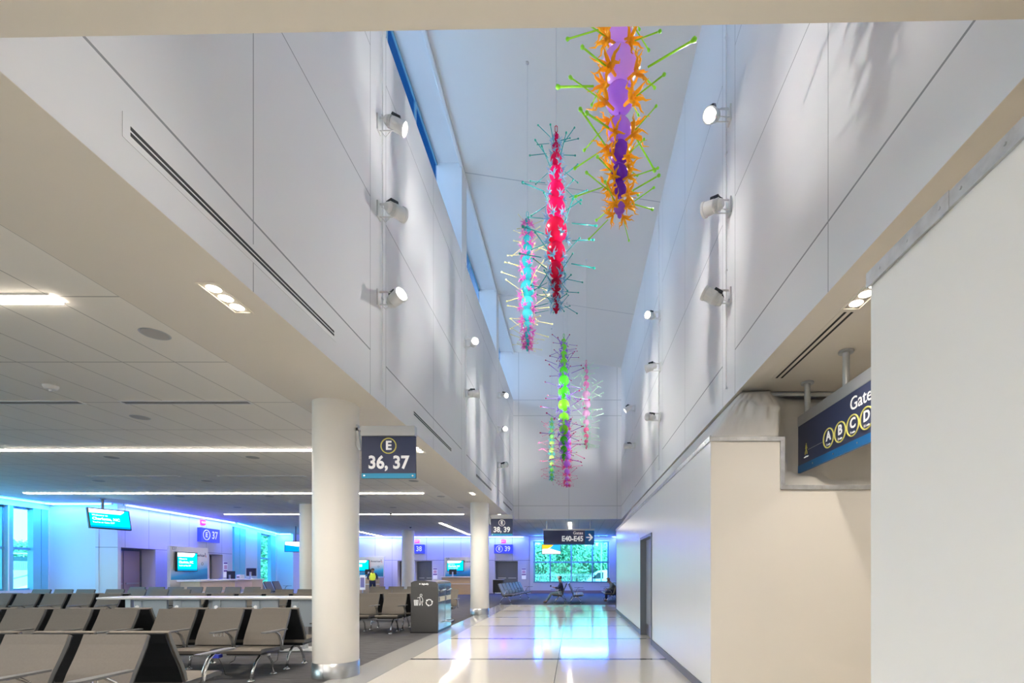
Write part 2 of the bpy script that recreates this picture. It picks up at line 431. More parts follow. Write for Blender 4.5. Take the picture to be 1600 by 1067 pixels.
window_wall(5, A0, A1, [(1.0, sA(13)), (sA(15), sA(66)), (sA(66), sA(76))], .85, 3.58, 2.22, [(sA(13), sA(22)), (sA(53), sA(65)), (sA(66), sA(76))])
sC = lambda x: s_of(x, C0, C1)
window_wall(6, C0, C1, [(.05, sC(384)), (sC(402), sC(431.5))], .75, 3.62, 2.22, [(sC(367), sC(375)), (sC(376), sC(384)), (sC(402), sC(408)), (sC(424), sC(431))])
struct(wall_seg('wall_left', (A1[0], 16.7), (B0[0], 16.7), m_gate0)[0])
# gate wall with two door recesses
thB = math.atan2(B1[1]-B0[1], B1[0]-B0[0]); LB = math.hypot(B1[0]-B0[0], B1[1]-B0[1])
sB = lambda x: s_of(x, B0, B1)
a0, a1, c0, c1 = .08, sB(243), sB(327), sB(348)
b = MB()
b.box(0, a0, 0, .6, 0, CEIL); b.box(a0, a1, 0, .6, 2.3, CEIL); b.box(a1, c0, 0, .6, 0, CEIL); b.box(c0, c1, 0, .6, 2.24, CEIL); b.box(c1, LB, 0, .6, 0, CEIL)
b.box(a0-.1, c1+.1, .6, .7, 0, CEIL)
struct(b.obj('wall_left', m_gate, loc=(B0[0], B0[1], 0), rz=thB))
def gate_door(idx, loc, rz, w_, h, leafm, dbl=True):
    b = MB(); b.box(-w_/2, w_/2, 0, .05, 0.01, h)
    o = struct(b.obj('door_%d' % idx, leafm, loc=loc, rz=rz))
    f = MB(); f.box(-w_/2-.05, -w_/2, -.03, .06, 0, h+.05); f.box(w_/2, w_/2+.05, -.03, .06, 0, h+.05); f.box(-w_/2, w_/2, -.03, .06, h, h+.05)
    if dbl: f.box(-.012, .012, -.012, .0, 0.01, h)
    f.obj('door_frame', m_grey, o)
    hb = MB(); hb.box(-w_/2+.1, -.08, -.05, -.02, 1.0, 1.05); hb.box(.08, w_/2-.1, -.05, -.02, 1.0, 1.05); hb.obj('push_bar', m_satin, o)
    return o
def onB(s, n): # point on the gate wall at distance s, n metres into the room
    return (B0[0]+math.cos(thB)*s+math.sin(thB)*n, B0[1]+math.sin(thB)*s-math.cos(thB)*n, 0)
m_mauve = mat('pinkish door panel', (.50, .40, .44), .35)
gate_door(2, onB((a0+a1)/2, -.52), thB, a1-a0-.12, 2.22, m_mauve)
gate_door(3, onB((c0+c1)/2, -.52), thB, c1-c0-.12, 2.16, m_woodp)
# blue recessed end and far wall
struct(wall_seg('wall_left', C1, D1, m_gate0)[0])
b = MB(); b.box(-17.55, -17.4, 30.13, 32.5, 0, CEIL); struct(b.obj('wall_left', m_gate0))
YF = 32.4
wx = lambda x: (x-896)/F*YF
WX0, WX1, WZ0, WZ1 = wx(833.5), wx(951.6), .72, 3.49
dl = [(wx(621), wx(629.5)), (wx(648), wx(675)), (wx(773), wx(809))]
b = MB()
cur = -17.5
for (u0, u1) in dl:
    b.box(cur, u0, YF, YF+.6, 0, CEIL); b.box(u0, u1, YF, YF+.6, 2.18, CEIL); cur = u1
b.box(cur, wx(828.5), YF, YF+.6, 0, CEIL); b.box(-17.5, wx(828), YF+.6, YF+.7, 0, CEIL)
struct(b.obj('wall_far', m_gatef))
b = MB(); b.box(wx(828.5), WX0, YF-.05, YF+.3, 0, CEIL); b.box(WX0, WX1, YF-.05, YF+.3, 0, WZ0); b.box(WX0, WX1, YF-.05, YF+.3, WZ1, CEIL); b.box(WX1, 9, YF-.05, YF+.3, 0, CEIL)
struct(b.obj('wall_far', m_white))
b = MB(); b.box(wx(829), 9, YF-.08, YF-.05, 0, .2); struct(b.obj('baseboard_far', mat('mauve base', (.36, .26, .27), .5)))
b = MB(); b.box(WX0, WX1, YF+.05, YF+.06, WZ0, WZ1); o = struct(b.obj('window_7', m_glass))
b = MB()
for xx in (835, 859.7, 892.7, 925.7, 950): b.box(wx(xx)-.045, wx(xx)+.045, YF-.06, YF+.08, WZ0, WZ1)
for zz in (WZ0+.04, 2.09, WZ1-.04): b.box(WX0, WX1, YF-.055, YF+.08, zz-.045, zz+.045)
b.obj('window_frame', m_frame, o)
for i, (u0, u1) in enumerate(dl):
    gate_door(4+i, ((u0+u1)/2, YF+.5, 0), 0, (u1-u0)-.12, 2.1, [m_woodp, m_grey, m_grey][i], i > 0)
# blue cove lamps along the gate walls: a slim trough with a glowing strip on it, and its light
def cove(p, q, m, lightcol, power, label, tilt=28):
    dx, dy = q[0]-p[0], q[1]-p[1]; L = math.hypot(dx, dy); th = math.atan2(dy, dx)
    t = thing('cove_light', label, 'light', (p[0], p[1], CEIL), th, 'cove lights along the gate walls')
    b = MB(); b.box(0, L, -.20, -.14, -.07, -.002); b.obj('trough', m_white, t)
    b = MB(); b.box(0.02, L-.02, -.138, -.125, -.05, -.01); b.obj('glowing_strip', m, t)
    l = bpy.data.lights.new('cove lamp', 'AREA'); l.shape = 'RECTANGLE'; l.size = L*.96; l.size_y = .08; l.energy = power*L; l.color = lightcol
    lo = bpy.data.objects.new('cove_lamp', l); COL.objects.link(lo); lo.parent = t; lo.location = (L/2, -.30, -.04)
    lo.rotation_euler = (math.radians(tilt), 0, 0)
    return t
BL = (.07, .12, 1.0); CY = (.04, .38, 1.0)
cove((-17.65, 10.2), (A1[0]+.05, 16.6), m_covec, CY, 9, 'glowing cyan cove light above the tall side window')
cove((A1[0]+.1, 16.68), (B0[0], 16.68), m_covec, (.05, .13, 1), 12, 'glowing blue cove light above the plain blue wall')
cove((B0[0]+.02, B0[1]), B1, m_cove, BL, 16, 'glowing blue cove light above the E37 gate wall')
cove(C0, C1, m_covec, CY, 9, 'glowing cyan cove light above the two narrow windows')
cove((C1[0]+.05, 29.98), (D1[0], 29.98), m_covec, (.04, .35, 1), 22, 'glowing blue cove light above the recess behind the navy seats')
cove((-17.35, YF-.02), (wx(825), YF-.02), m_cove, BL, 15, 'glowing blue cove light above the E38 and E39 gates')
cove((WX1+.1, YF-.07), (8.5, YF-.07), m_cove, BL, 12, 'glowing blue cove light beside the big tree window')

cove((WX0, YF-.07), (WX1, YF-.07), m_cove, (.05, .18, 1), 48, 'added blue fill cove over the big tree window', -25)  # added lamp, tilted into the room to turn the far carpet blue
# ------------------------------------------------------------------ lettering
_fc = {}
def text_mesh(body, size, bold=0.0, ext=.0015, align='CENTER', sx=1.0):
    cu = bpy.data.curves.new('lettering', 'FONT'); cu.body = body; cu.size = size; cu.offset = bold*size; cu.extrude = ext
    cu.align_x = align; cu.align_y = 'CENTER'; cu.resolution_u = 3
    o = bpy.data.objects.new('lettering', cu); COL.objects.link(o)
    bpy.context.view_layer.update()
    me = bpy.data.meshes.new_from_object(o.evaluated_get(bpy.context.evaluated_depsgraph_get()))
    bpy.data.objects.remove(o); bpy.data.curves.remove(cu)
    # stand it up: facing local -Y
    for v in me.vertices: v.co = Vector((v.co.x*sx, -v.co.z, v.co.y))
    return me
def text(parent, body, x, z, size, m, y=-.02, bold=.02, align='CENTER', sx=1.0, name='lettering'):
    me = text_mesh(body, size, bold, .0015, align, sx); me.materials.clear(); me.materials.append(m)
    return link(name, me, parent, (x, y, z))
def ring(parent, x, z, r, t, m, y=-.02, name='ring'):
    b = MB(); n = 40
    b.tube([(x+r*math.cos(2*PI*k/n), y, z+r*math.sin(2*PI*k/n)) for k in range(n+1)], (t, t*.6) if False else t, 6, False)
    return b.obj(name, m, parent, True)
def disc(parent, x, z, r, m, y=-.015, name='disc'):
    b = MB(); b.tube([(x, y, z), (x, y-.003, z)], r, 32); return b.obj(name, m, parent)

# ------------------------------------------------------------------ ceiling fixtures
def strip(p, q, label, w_=.10, pw=0):
    dx, dy = q[0]-p[0], q[1]-p[1]; L = math.hypot(dx, dy); th = math.atan2(dy, dx)
    t = thing('strip_light', label, 'light', (p[0], p[1], CEIL), th, 'warm strip lights in the low ceiling')
    b = MB(); b.box(0, L, -w_/2-.012, -w_/2, -.012, -.0005); b.box(0, L, w_/2, w_/2+.012, -.012, -.0005); b.obj('trim_frame', m_white, t)
    b = MB(); b.box(0, L, -w_/2, w_/2, -.022, -.001); b.obj('diffuser', m_stripfill if p[1] < 2 else m_strip, t)
    return t
strip((-9.0, 4.155), (-4.44, 4.155), 'warm ceiling strip light cut off by the left edge, the first from the camera', .11)
strip((-13.5, 9.29), (-4.45, 9.29), 'warm ceiling strip light running into the nearest white column at half its height', .12)
strip((-16.35, 14.42), (-4.49, 14.42), 'longest warm ceiling strip light, passing above the hanging gate screen', .12)
strip((-14.2, 19.7), (-4.49, 19.7), 'thin warm ceiling strip light over the gate E37 desk', .12)
strip((-6.4, 23.3), (-6.6, 30.6), 'slanting warm strip light left of the far column beside sign 38, 39', .14)
strip((-12.4, 25.0), (-12.7, 32.0), 'short slanting warm strip light just right of the nearest column', .14)
strip((-.17, 23.0), (-.17, 27.2), 'short warm strip light above the E40-E45 sign', .14)

strip((-13.0, 1.6), (-4.44, 1.6), 'added ceiling fill strip beside and behind the camera', .14)  # unseen strip, added to fill the near end with light
strip((-13.0, -1.0), (-4.44, -1.0), 'added ceiling fill strip behind the camera, the farther one back', .14)  # another unseen strip, added as fill from behind
strip((-2.2, -1.2), (1.2, -1.2), 'short added fill strip over the walkway behind the camera', .14)  # unseen, added to brighten the walkway and near wall
def slot(p, q, w_, label, group, zc=CEIL):
    t = thing('air_slot', label, 'vent', (p[0], p[1], zc), 0, group)
    L = q[0]-p[0]
    b = MB(); b.box(0, L, -w_/2, w_/2, -.004, -.001); b.obj('slot_gap', mat('slot shade', (.24, .24, .24), .7), t)
    b = MB(); b.box(0, L, -w_/2-.015, -w_/2, -.012, -.0005); b.box(0, L, w_/2, w_/2+.015, -.012, -.0005); b.box(-.015, 0, -w_/2-.015, w_/2+.015, -.012, -.0005); b.box(L, L+.015, -w_/2-.015, w_/2+.015, -.012, -.0005); b.obj('slot_frame', m_white, t)
slot((-8.0, 6.70), (-6.83, 6.70), .10, 'dark ceiling air slot cut by the left edge, beside the smoke detector', 'air slots across the panel ceiling')
slot((-6.25, 6.70), (-4.49, 6.70), .10, 'dark ceiling air slot ending near the top of the nearest column', 'air slots across the panel ceiling')
slot((-11.9, 11.87), (-9.7, 11.87), .08, 'thin far air slot above the hanging gate screen', 'air slots across the panel ceiling')
slot((-8.7, 11.87), (-6.6, 11.87), .08, 'thin far air slot left of the nearest column', 'air slots across the panel ceiling')

dn = thing('ceiling_speaker', 'round grey ceiling speaker nearest to the atrium wall and the camera', 'speaker', (-4.14, 4.78, CEIL), 0, 'round grey ceiling speakers')
b = MB(); b.lathe([(0, -.004), (.112, -.004), (.114, -.001)], 36); b.obj('grille', m_disc, dn)
b = MB(); b.lathe([(.113, -.001), (.118, -.007), (.128, -.001)], 36); b.obj('ring', m_satin, dn, True)
wordr = ['first', 'second', 'third', 'fourth', 'fifth', 'sixth']
rowlab = {-4.14: 'in the line nearest the atrium', -6.6: 'in the second line from the atrium', -9.5: 'in the third line from the atrium', -12.3: 'in the fourth line from the atrium'}
for xx in (-4.14, -6.6, -9.5, -12.3):
    for k in range(6):
        yy = 4.78+2.58*k
        if (xx == -4.14 and k == 0): continue
        X_ = 896+xx*F/yy
        if X_ < 5 or 470 < X_ < 562 or yy > 18.5: continue
        dup(dn, (xx, yy, CEIL), 0, 'grey ceiling speaker, %s one %s' % (wordr[k], rowlab[xx]))

def triple(loc, label, pw=230):
    t = thing('downlight', label, 'light', loc, 0, 'three-lamp recessed downlights')
    b = MB(); b.box(-.07, .07, -.22, .22, -.003, -.001); b.obj('recess', mat('recess shade', (.25, .23, .21), .5), t)
    b = MB(); b.box(-.085, -.07, -.235, .235, -.012, -.0005); b.box(.07, .085, -.235, .235, -.012, -.0005); b.box(-.07, .07, -.235, -.22, -.012, -.0005); b.box(-.07, .07, .22, .235, -.012, -.0005); b.obj('trim_frame', m_ceilflat, t)
    for k in (-1, 0, 1):
        b = MB(); b.lathe([(0, -.012), (.045, -.011), (.055, -.004)], 20, (0, k*.14, 0)); b.obj('lamp', m_lamp, t)
    l = bpy.data.lights.new('downlight', 'SPOT'); l.energy = pw; l.color = (1, .90, .78); l.spot_size = 2.7; l.spot_blend = .9; l.shadow_soft_size = .07
    lo = bpy.data.objects.new('downlight_lamp', l); COL.objects.link(lo); lo.parent = t; lo.location = (0, 0, -.03)
triple((-2.985, 4.15, CEIL), 'warm three-lamp downlight in the left ceiling edge nearest the camera')
triple((-2.985, 9.29, CEIL-.0045), 'warm three-lamp downlight partly behind the E 36, 37 sign')
triple((-3.03, 14.5, CEIL-.0045), 'bright far downlight in front of the second column')
triple((-3.03, 19.9, CEIL-.0045), 'small bright downlight above the E 38, 39 sign')
triple((4.3, 3.9, CEIL-.0005), 'added three-lamp fill light hidden behind the near white board wall', 95)  # hidden lamp, added to brighten the beige alcove wall
triple((2.47, 4.08, CEIL-.0045), 'warm three-lamp downlight half hidden by the near white board wall', 60)

def smoke(loc, label, s=1.0):
    t = thing('smoke_detector', label, 'smoke detector', loc, 0, 'small round ceiling detectors')
    b = MB(); b.lathe([(0, 0), (.075*s, 0), (.075*s, -.02), (.06*s, -.045), (.035*s, -.05), (0, -.05)], 24); b.obj('housing', m_white, t, True)
    b = MB(); b.lathe([(0, -.05), (.02*s, -.05), (.018*s, -.075), (0, -.078)], 12); b.obj('sensor', m_satin, t)
smoke((-6.6, 6.1, CEIL), 'white round detector on the ceiling panels beside the near air slot')
smoke((-4.9, 10.9, CEIL), 'small white detector on the ceiling left of the E 36, 37 sign', .8)
smoke((-4.0, 9.0, CEIL), 'small white detector on the ceiling just right of the nearest column', .8)
def domecam(loc, label):
    t = thing('dome_camera', label, 'camera', loc, 0, 'black dome cameras on the ceiling')
    b = MB(); b.lathe([(0, 0), (.07, 0), (.07, -.03), (0, -.03)], 20); b.obj('base', m_white, t)
    b = MB(); b.lathe([(.05, -.03), (.045, -.06), (.02, -.08), (0, -.085)], 16); b.obj('dome', m_black, t, True)
domecam((-7.3, 19.3, CEIL), 'black dome camera on the ceiling right of the nearest column')
domecam((-8.5, 25.2, CEIL), 'tiny black dome camera left of the far slim column')

# slot diffusers on the atrium wall
def wall_slot(X, y0, y1, label, face=1):
    t = thing('wall_diffuser', label, 'vent', (X, y0, EYE+2.67), 0, 'twin slot diffusers low on the atrium wall')
    L = y1-y0
    b = MB(); b.box(.0005, .004, -.05, L+.05, -.075, .075); b.obj('face_plate', m_white, t)
    for z in (.018, -.018):
        b = MB(); b.box(.004, .0062, 0, L, z-.011, z+.011); b.obj('slot', m_dark, t)
for k, lb in enumerate(('long black twin slot diffuser nearest the camera on the left atrium wall', 'twin slot diffuser right of the E 36, 37 sign', 'short twin slot diffuser in front of the second column', 'tiny twin slot diffuser next to the far atrium wall')):
    wall_slot(-2.69, 2.93+5.2*k, 5.42+5.2*k, lb)
t = thing('ceiling_diffuser', 'black twin slot diffuser in the ceiling above the A B C gate sign', 'vent', (2.454, 4.36, CEIL-.0045))
b = MB(); b.box(-.05, .12, -.03, 1.52, -.004, -.001); b.obj('face_plate', m_ceilflat, t)
for x in (0, .062):
    b = MB(); b.box(x-.012, x+.012, 0, 1.485, -.006, -.004); b.obj('slot', m_dark, t)

# ------------------------------------------------------------------ columns
def column(x, y, label, r=.30, z1=CEIL):
    t = thing('round_column', label, 'column', (x, y, 0), 0, 'round white columns'); t['kind'] = 'thing'
    b = MB(); b.lathe([(r-.004, .20), (r, .215), (r, z1)], 64); b.obj('shaft', m_col, t, True)
    b = MB(); b.lathe([(r+.006, 0.0), (r+.006, .205), (r-.004, .21)], 64); b.box(-.03, -.028, -r-.0085, -r-.005, 0, .205); b.obj('metal_base', m_steel, t, True)
    return t
column(-3.35, 6.82, 'tallest round white column carrying the E 36, 37 sign')
column(-3.22, 16.6, 'round white column carrying the E 38, 39 sign', .315)
column(-9.45, 27.6, 'slim far white column beside the worker in the yellow vest', .34)
column(-9.28, 17.0, 'round white column half hidden behind the tallest column', .32)

# ------------------------------------------------------------------ spotlights
SPOTS = []
def spotlight_proto():
    t = thing('spotlight', 'x', 'spotlight', (0, 0, 0), 0, 'white spotlights on the atrium walls')
    # local: wall is at x=0, lamp reaches +x ; lamp axis child is aimed later
    b = MB(); b.box(.0, .02, -.06, .06, -.11, .11, .004); b.tube([(.01, -.0, .10), (.13, 0, .10)], .007, 8)
    b.obj('mounting_plate', m_spotw, t)
    b = MB(); b.tube([(.02, 0, .085), (.20, -.0, .085), (.24, 0, .05), (.24, 0, -.05), (.20, 0, -.085), (.02, 0, -.085)], .008, 8); b.obj('yoke', m_spotw, t)
    b = MB(); b.tube([(.02, .03, -.05), (.07, .08, -.10), (.14, .05, -.06), (.19, .02, -.02)], .006, 6); b.obj('cable', m_spotw, t, True)
    return t
def make_spot(x, y, z, side, target, label, lit, e=240):
    t = spotlight_proto(); t['label'] = label; t.location = (x, y, z); t.rotation_euler = (0, 0, 0 if side < 0 else PI)
    sgn = 1 if side < 0 else -1
    piv = Vector((x+sgn*.24, y, z)); d = (Vector(target)-piv).normalized()
    q = d.to_track_quat('Z', 'Y')
    h = spot_body.copy(); COL.objects.link(h); h.parent = t
    inv = Matrix.Translation(t.location) @ Matrix.Rotation(0 if side < 0 else PI, 4, 'Z')
    h.matrix_local = inv.inverted() @ (Matrix.Translation(piv) @ q.to_matrix().to_4x4())
    for c in spot_sub:
        k = c.copy(); COL.objects.link(k); k.parent = h
    if lit:
        l = bpy.data.lights.new('spot beam', 'SPOT'); l.energy = e; l.color = (1, .97, .93); l.spot_size = .75; l.spot_blend = .9; l.shadow_soft_size = .06
        lo = bpy.data.objects.new('spot_beam', l); COL.objects.link(lo); lo.location = piv+d*.22; lo.rotation_euler = (-d).to_track_quat('Z', 'Y').to_euler()
b = MB(); b.lathe([(0, -.15), (.05, -.15), (.065, -.12), (.07, -.06), (.085, -.03), (.09, .10), (.10, .105), (.10, .135), (.088, .135), (.085, .11)], 24)
for k in range(5): b.lathe([(.072, -.10+k*.018), (.082, -.095+k*.018), (.072, -.09+k*.018)], 20)
spot_body = b.obj('lamp_housing', m_spotw); COL.objects.unlink(spot_body)
b = MB(); b.lathe([(0, .06), (.084, .07), (.086, .125)], 24); refl = b.obj('reflector', m_alu, None, True); COL.objects.unlink(refl)
b = MB(); b.lathe([(0, .125), (.022, .12), (.026, .10)], 12)
for k in range(6): b.lathe([(0, .12), (.022, .115), (.026, .095)], 12, (.052*math.cos(k*PI/3), .052*math.sin(k*PI/3), 0))
lens = b.obj('lens', m_spot); COL.objects.unlink(lens)
b = MB(); b.box(-.045, .045, .07, .115, -.09, .03, .006); b.tube([(0, .09, -.09), (0, .06, -.13)], .012, 8); drv = b.obj('driver_box', m_black); COL.objects.unlink(drv)
spot_sub = [lens, drv, refl]

# ------------------------------------------------------------------ hanging sculptures
def sculpture(name_lab, X, Y, balls, bodies, flower_c, stam_c, knob_c, stam_len, nper, ztop, seed, fsize=1.0):
    rnd = random.Random(seed)
    zb = balls[-1][0]
    t = thing('hanging_sculpture', name_lab, 'hanging sculpture', (X, Y, zb), 0, 'hanging spiky glass sculptures')
    mats = [translucent('globe colour', c, .55) for c in bodies]
    me_cache = {}
    b = MB(); b.lathe([(0, -1), (.25, -.96), (.5, -.86), (.71, -.70), (.87, -.49), (.97, -.24), (1, 0), (.97, .24), (.87, .49), (.71, .70), (.5, .86), (.25, .96), (0, 1)], 28)
    for i in range(len(mats)):
        bb = MB(); bb.bm.from_mesh if False else None
    base = b.mesh('globe', mats[0], True)
    meshes = [base]
    for m in mats[1:]:
        m2 = base.copy(); m2.materials.clear(); m2.materials.append(m); meshes.append(m2)
    mf = translucent('flower colour', flower_c, .55); ms = translucent('spike colour', stam_c, .25); mk = mat('knob colour', knob_c, .3)
    # flower: a short trumpet along +x that opens into curling pointed arms
    def flower(v):
        rr = random.Random(seed*10+v); b = MB()
        b.tube([(-.1, 0, 0), (.35, 0, 0), (.55, 0, 0)], [.07, .09, .15], 9, True)
        n = 6
        for k in range(n):
            a = 2*PI*k/n+rr.uniform(-.2, .2); L = rr.uniform(.75, 1.1); c_ = rr.uniform(.2, .7)
            ca, sa = math.cos(a), math.sin(a)
            pts = [(.42, .10*ca, .10*sa), (.62, .28*ca, .28*sa), (.75+.05*c_, .52*L*ca, .52*L*sa), (.80-.1*c_, .75*L*ca, .75*L*sa), (.72+.5*c_, .95*L*ca, .95*L*sa)]
            b.tube(pts, [.085, .10, .07, .045, .012], 6)
        return b.mesh('blossom', mf, True)
    fl = [flower(i) for i in range(3)]
    def stamen():
        b = MB(); b.tube([(.3, 0, 0), (1.0, .0, .02)], [.017, .020], 6)
        b.mi = 1; b.tube([(.96, 0, .018), (1.0, 0, .02), (1.03, 0, .022), (1.055, 0, .023)], [.02, .042, .046, .014], 8)
        return b.mesh('spike', [ms, mk], True)
    st = stamen()
    maxr = max(r for z, r in balls)
    # spine and hook
    b = MB(); b.cyl((0, 0, -.02), (0, 0, balls[0][0]-zb+balls[0][1]*1.6), .008, 8)
    zt = balls[0][0]-zb+balls[0][1]*1.6
    b.tube([(.0, 0, zt-.02), (.018, 0, zt+.02), (.018, 0, zt+.08), (0, 0, zt+.10), (-.018, 0, zt+.08), (-.018, 0, zt+.02), (0, 0, zt-.02)], .006, 6)
    b.lathe([(0, -.05), (.02, -.03), (.022, -.005), (0, .01)], 12, (0, 0, -balls[-1][1]*1.0))
    sp_ = b.obj('spine', mats[-1], t)
    b = MB(); b.cyl((0, 0, zt+.09), (0, 0, ztop-zb), .0028, 6); b.lathe([(0, 0), (.03, 0), (.03, -.02), (0, -.03)], 12, (0, 0, ztop-zb)); b.obj('wire', m_satin, t)
    for i, (z, r) in enumerate(balls):
        hz = r*(1.0 if seed == 1 else 1.12)
        me = meshes[min(len(meshes)-1, int(i*len(meshes)/len(balls)))]
        o = link('globe', me, t, (0, 0, z-zb)); o.scale = (r, r, hz)
    # blossoms sit at the junctions and around the bigger globes
    cnt = 0
    for i, (z, r) in enumerate(balls):
        zn = balls[i+1][0] if i+1 < len(balls) else z-r*1.1
        rj = r*.80; zj = (z+zn)/2+r*.10
        k = nper
        off = rnd.uniform(0, 6.28)
        for q in range(k):
            if cnt >= 96: break
            a = -PI/2+PI/k+2*PI*q/k+rnd.uniform(-.16, .16)+(.25 if i % 2 else -.15)
            el = rnd.uniform(-.45, .50)
            f = link('blossom', fl[(q+i) % 3], t, (rj*.78*math.cos(a), rj*.78*math.sin(a), zj-zb+rnd.uniform(-.2, .2)*r))
            s_ = (.05+.34*r)*fsize*rnd.uniform(.8, 1.15)
            f.rotation_euler = Matrix.Rotation(a, 3, 'Z').to_4x4().to_euler()
            R = Matrix.Rotation(a, 3, 'Z') @ Matrix.Rotation(-el, 3, 'Y') @ Matrix.Rotation(rnd.uniform(0, 6), 3, 'X')
            f.rotation_euler = R.to_euler(); f.scale = (s_, s_, s_)
            cnt += 1
            # one long spike through each blossom
            L = stam_len*(.42+.58*r/maxr)*rnd.uniform(.75, 1.12)
            g = link('spike', st, f, (0, 0, 0)); k_ = L/s_; w_ = min(k_, .45*L/s_+.55)
            g.scale = (k_, k_*.85, k_*.85); g.rotation_euler = (0, rnd.uniform(-.22, .22), rnd.uniform(-.22, .22))
    return t
def balls_of(Y, ys, rs): return [(EYE+(893-y)/F*Y, r/F*Y) for y, r in zip(ys, rs)]
def vault(x): return 11.29-(x+2.69)*.1512
def X_of(x, Y): return (x-896)/F*Y
def sculpt_at(label, x, Y, ys, rs, *a, **k):
    X = X_of(x, Y); return sculpture(label, X, Y, balls_of(Y, ys, rs), *a, ztop=vault(X), **k)
LIL = (.62, .36, .95); VIO = (.25, .06, .62); PUR = (.32, .12, .62)
sculpt_at('largest hanging sculpture, purple globes with orange flowers and lime green spikes', 968, 4.6,
          [-62, -35, -5, 22, 56, 105, 154, 204, 238, 271, 297, 325], [8, 11, 14, 17, 19.5, 27, 22, 18.5, 16, 13, 11, 9],
          [(.85,.70,1.0)]*2+[(.78,.55,1.0)]*2+[(.62,.36,.95), (.34,.10,.72), VIO, (.45,.20,.78)], (1.0, .60, .03), (.40, .85, .04), (.30, .85, .03), .56, 4, seed=1, fsize=1.75)  # upper globes paler: the spotlights' brightness is put into their colours
sculpt_at('crimson hanging sculpture with pale blue flowers and teal knobbed spikes', 869, 7.0,
          [215, 231, 250, 272, 299, 326, 360, 394, 422, 445, 464, 480], [5.2, 6.7, 9, 11, 13.5, 14.5, 17, 14.5, 11.5, 9, 6.7, 5.6],
          [(.85, .01, .16), (.95, .01, .22), (.85, .01, .12), (.65, .01, .08)], (.38, .68, .88), (.03, .42, .42), (.02, .38, .30), .52, 5, seed=2, fsize=1.05)
sculpt_at('turquoise hanging sculpture with pink flowers and yellow spikes', 824, 9.07,
          [346, 360, 375, 390, 408, 429, 451, 473, 492, 510, 524, 535, 542], [4.5, 5.6, 6.6, 8, 8.5, 9.4, 11, 9.4, 8.4, 6.9, 5.4, 4.2, 3.4],
          [(.05, .62, .66), (.10, .75, .78)], (.95, .25, .72), (.95, .85, .35), (.95, .90, .40), .42, 5, seed=3, fsize=1.3)
sculpt_at('green hanging sculpture with violet flowers and dark red knobs', 881, 12.7,
          [533, 542, 554, 566, 580, 595, 613, 633, 653, 671, 688, 702, 713], [3.6, 4.3, 5.1, 5.6, 6.5, 8, 8.8, 8.6, 8, 7, 6.1, 5.1, 4.1],
          [(.35, .92, .12), (.12, .75, .05), (.35, .85, .05), (.10, .65, .05)], (.45, .25, .85), (.35, .15, .60), (.45, .02, .12), .58, 5, seed=4, fsize=1.1)
sculpt_at('pale pink hanging sculpture with mint green spikes before the far wall', 916, 14.5,
          [572, 580, 590, 601, 617, 632, 647, 661, 672, 682, 690, 697], [2.9, 3.2, 3.8, 4.9, 6, 6.6, 6, 5, 4.2, 3.9, 3.2, 2.5],
          [(.95, .38, .72), (.98, .62, .88), (.90, .20, .45)], (.62, .95, .80), (.70, 1, .70), (.70, 1, .75), .55, 5, seed=5, fsize=1.15)
sculpt_at('purple and pink hanging sculpture partly behind the green one', 886, 17.0,
          [652, 664, 676, 688, 700, 712, 725, 737, 748, 757], [3, 4, 5, 6, 6.4, 6, 5.2, 4.4, 3.6, 2.8],
          [(.60, .22, .95), (.72, .30, .95)], (.98, .15, .45), (.95, .20, .50), (.6, .02, .2), .52, 5, seed=6, fsize=1.25)
sculpt_at('yellow-green hanging sculpture with teal flowers left of the green one', 862, 19.0,
          [655, 663, 672, 682, 693, 704, 715, 725, 734, 742, 748], [2.2, 2.6, 3, 3.4, 3.8, 4, 3.6, 3.2, 2.8, 2.4, 2],
          [(.35, .75, .25), (.75, .95, .30), (.35, .90, .20)], (.15, .75, .75), (.85, .25, .45), (.75, .05, .30), .50, 5, seed=7, fsize=1.15)

# spotlights aimed at the sculptures
tl = lambda x, y, Y: tuple(px(x, y, Y))
S1 = tl(968, 170, 4.6); S2 = tl(869, 330, 7.0); S3 = tl(824, 440, 9.07); S4 = tl(881, 620, 12.7); S5 = tl(916, 640, 14.5); S6 = tl(886, 710, 17.0); S7 = tl(862, 700, 19.0)
def pole(x, y, z0, z1, label):
    t = thing('lighting_pole', label, 'pole', (x, y, z0), 0, 'slim vertical lighting poles')
    b = MB(); b.cyl((0, 0, 0), (0, 0, z1-z0), .010, 8); b.obj('tube', m_white, t)
    b = MB()
    for k in range(5): b.box(-.014, .014, -.02, .02, (z1-z0)*k/4-.01, (z1-z0)*k/4+.01)
    b.obj('clip', m_white, t)
pole(-2.665, 6.75, 4.0, 9.1, 'slim white pole behind the three nearest left wall spotlights')
pole(-2.665, 11.99, 4.0, 9.1, 'slim white pole behind the middle left wall spotlights')
pole(2.115, 6.69, 4.0, 10.5, 'slim white pole behind the three nearest right wall spotlights')
pole(2.115, 11.99, 4.0, 10.5, 'slim white pole behind the middle right wall spotlights')
LW = [(6.66, 7.62, S2, 'top lit spotlight of the three nearest ones on the left wall', 1),
      (6.66, 6.43, S3, 'middle spotlight of the three nearest ones on the left wall, seen from behind', 1),
      (6.66, 5.22, S1, 'lowest lit spotlight of the three nearest ones on the left wall', 1),
      (11.9, 7.09, S2, 'glowing upper spotlight halfway down the left wall', 1),
      (11.9, 5.84, S4, 'lower spotlight halfway down the left wall', 1),
      (17.1, 7.70, S5, 'highest of the three farthest left wall spotlights', 1),
      (17.1, 6.49, S4, 'glowing middle one of the three farthest left wall spotlights', 1),
      (17.1, 5.22, S7, 'lowest of the three farthest left wall spotlights', 1)]
for y, z, tg, lb, lit in LW: make_spot(-2.69, y, z, -1, tg, lb, lit)
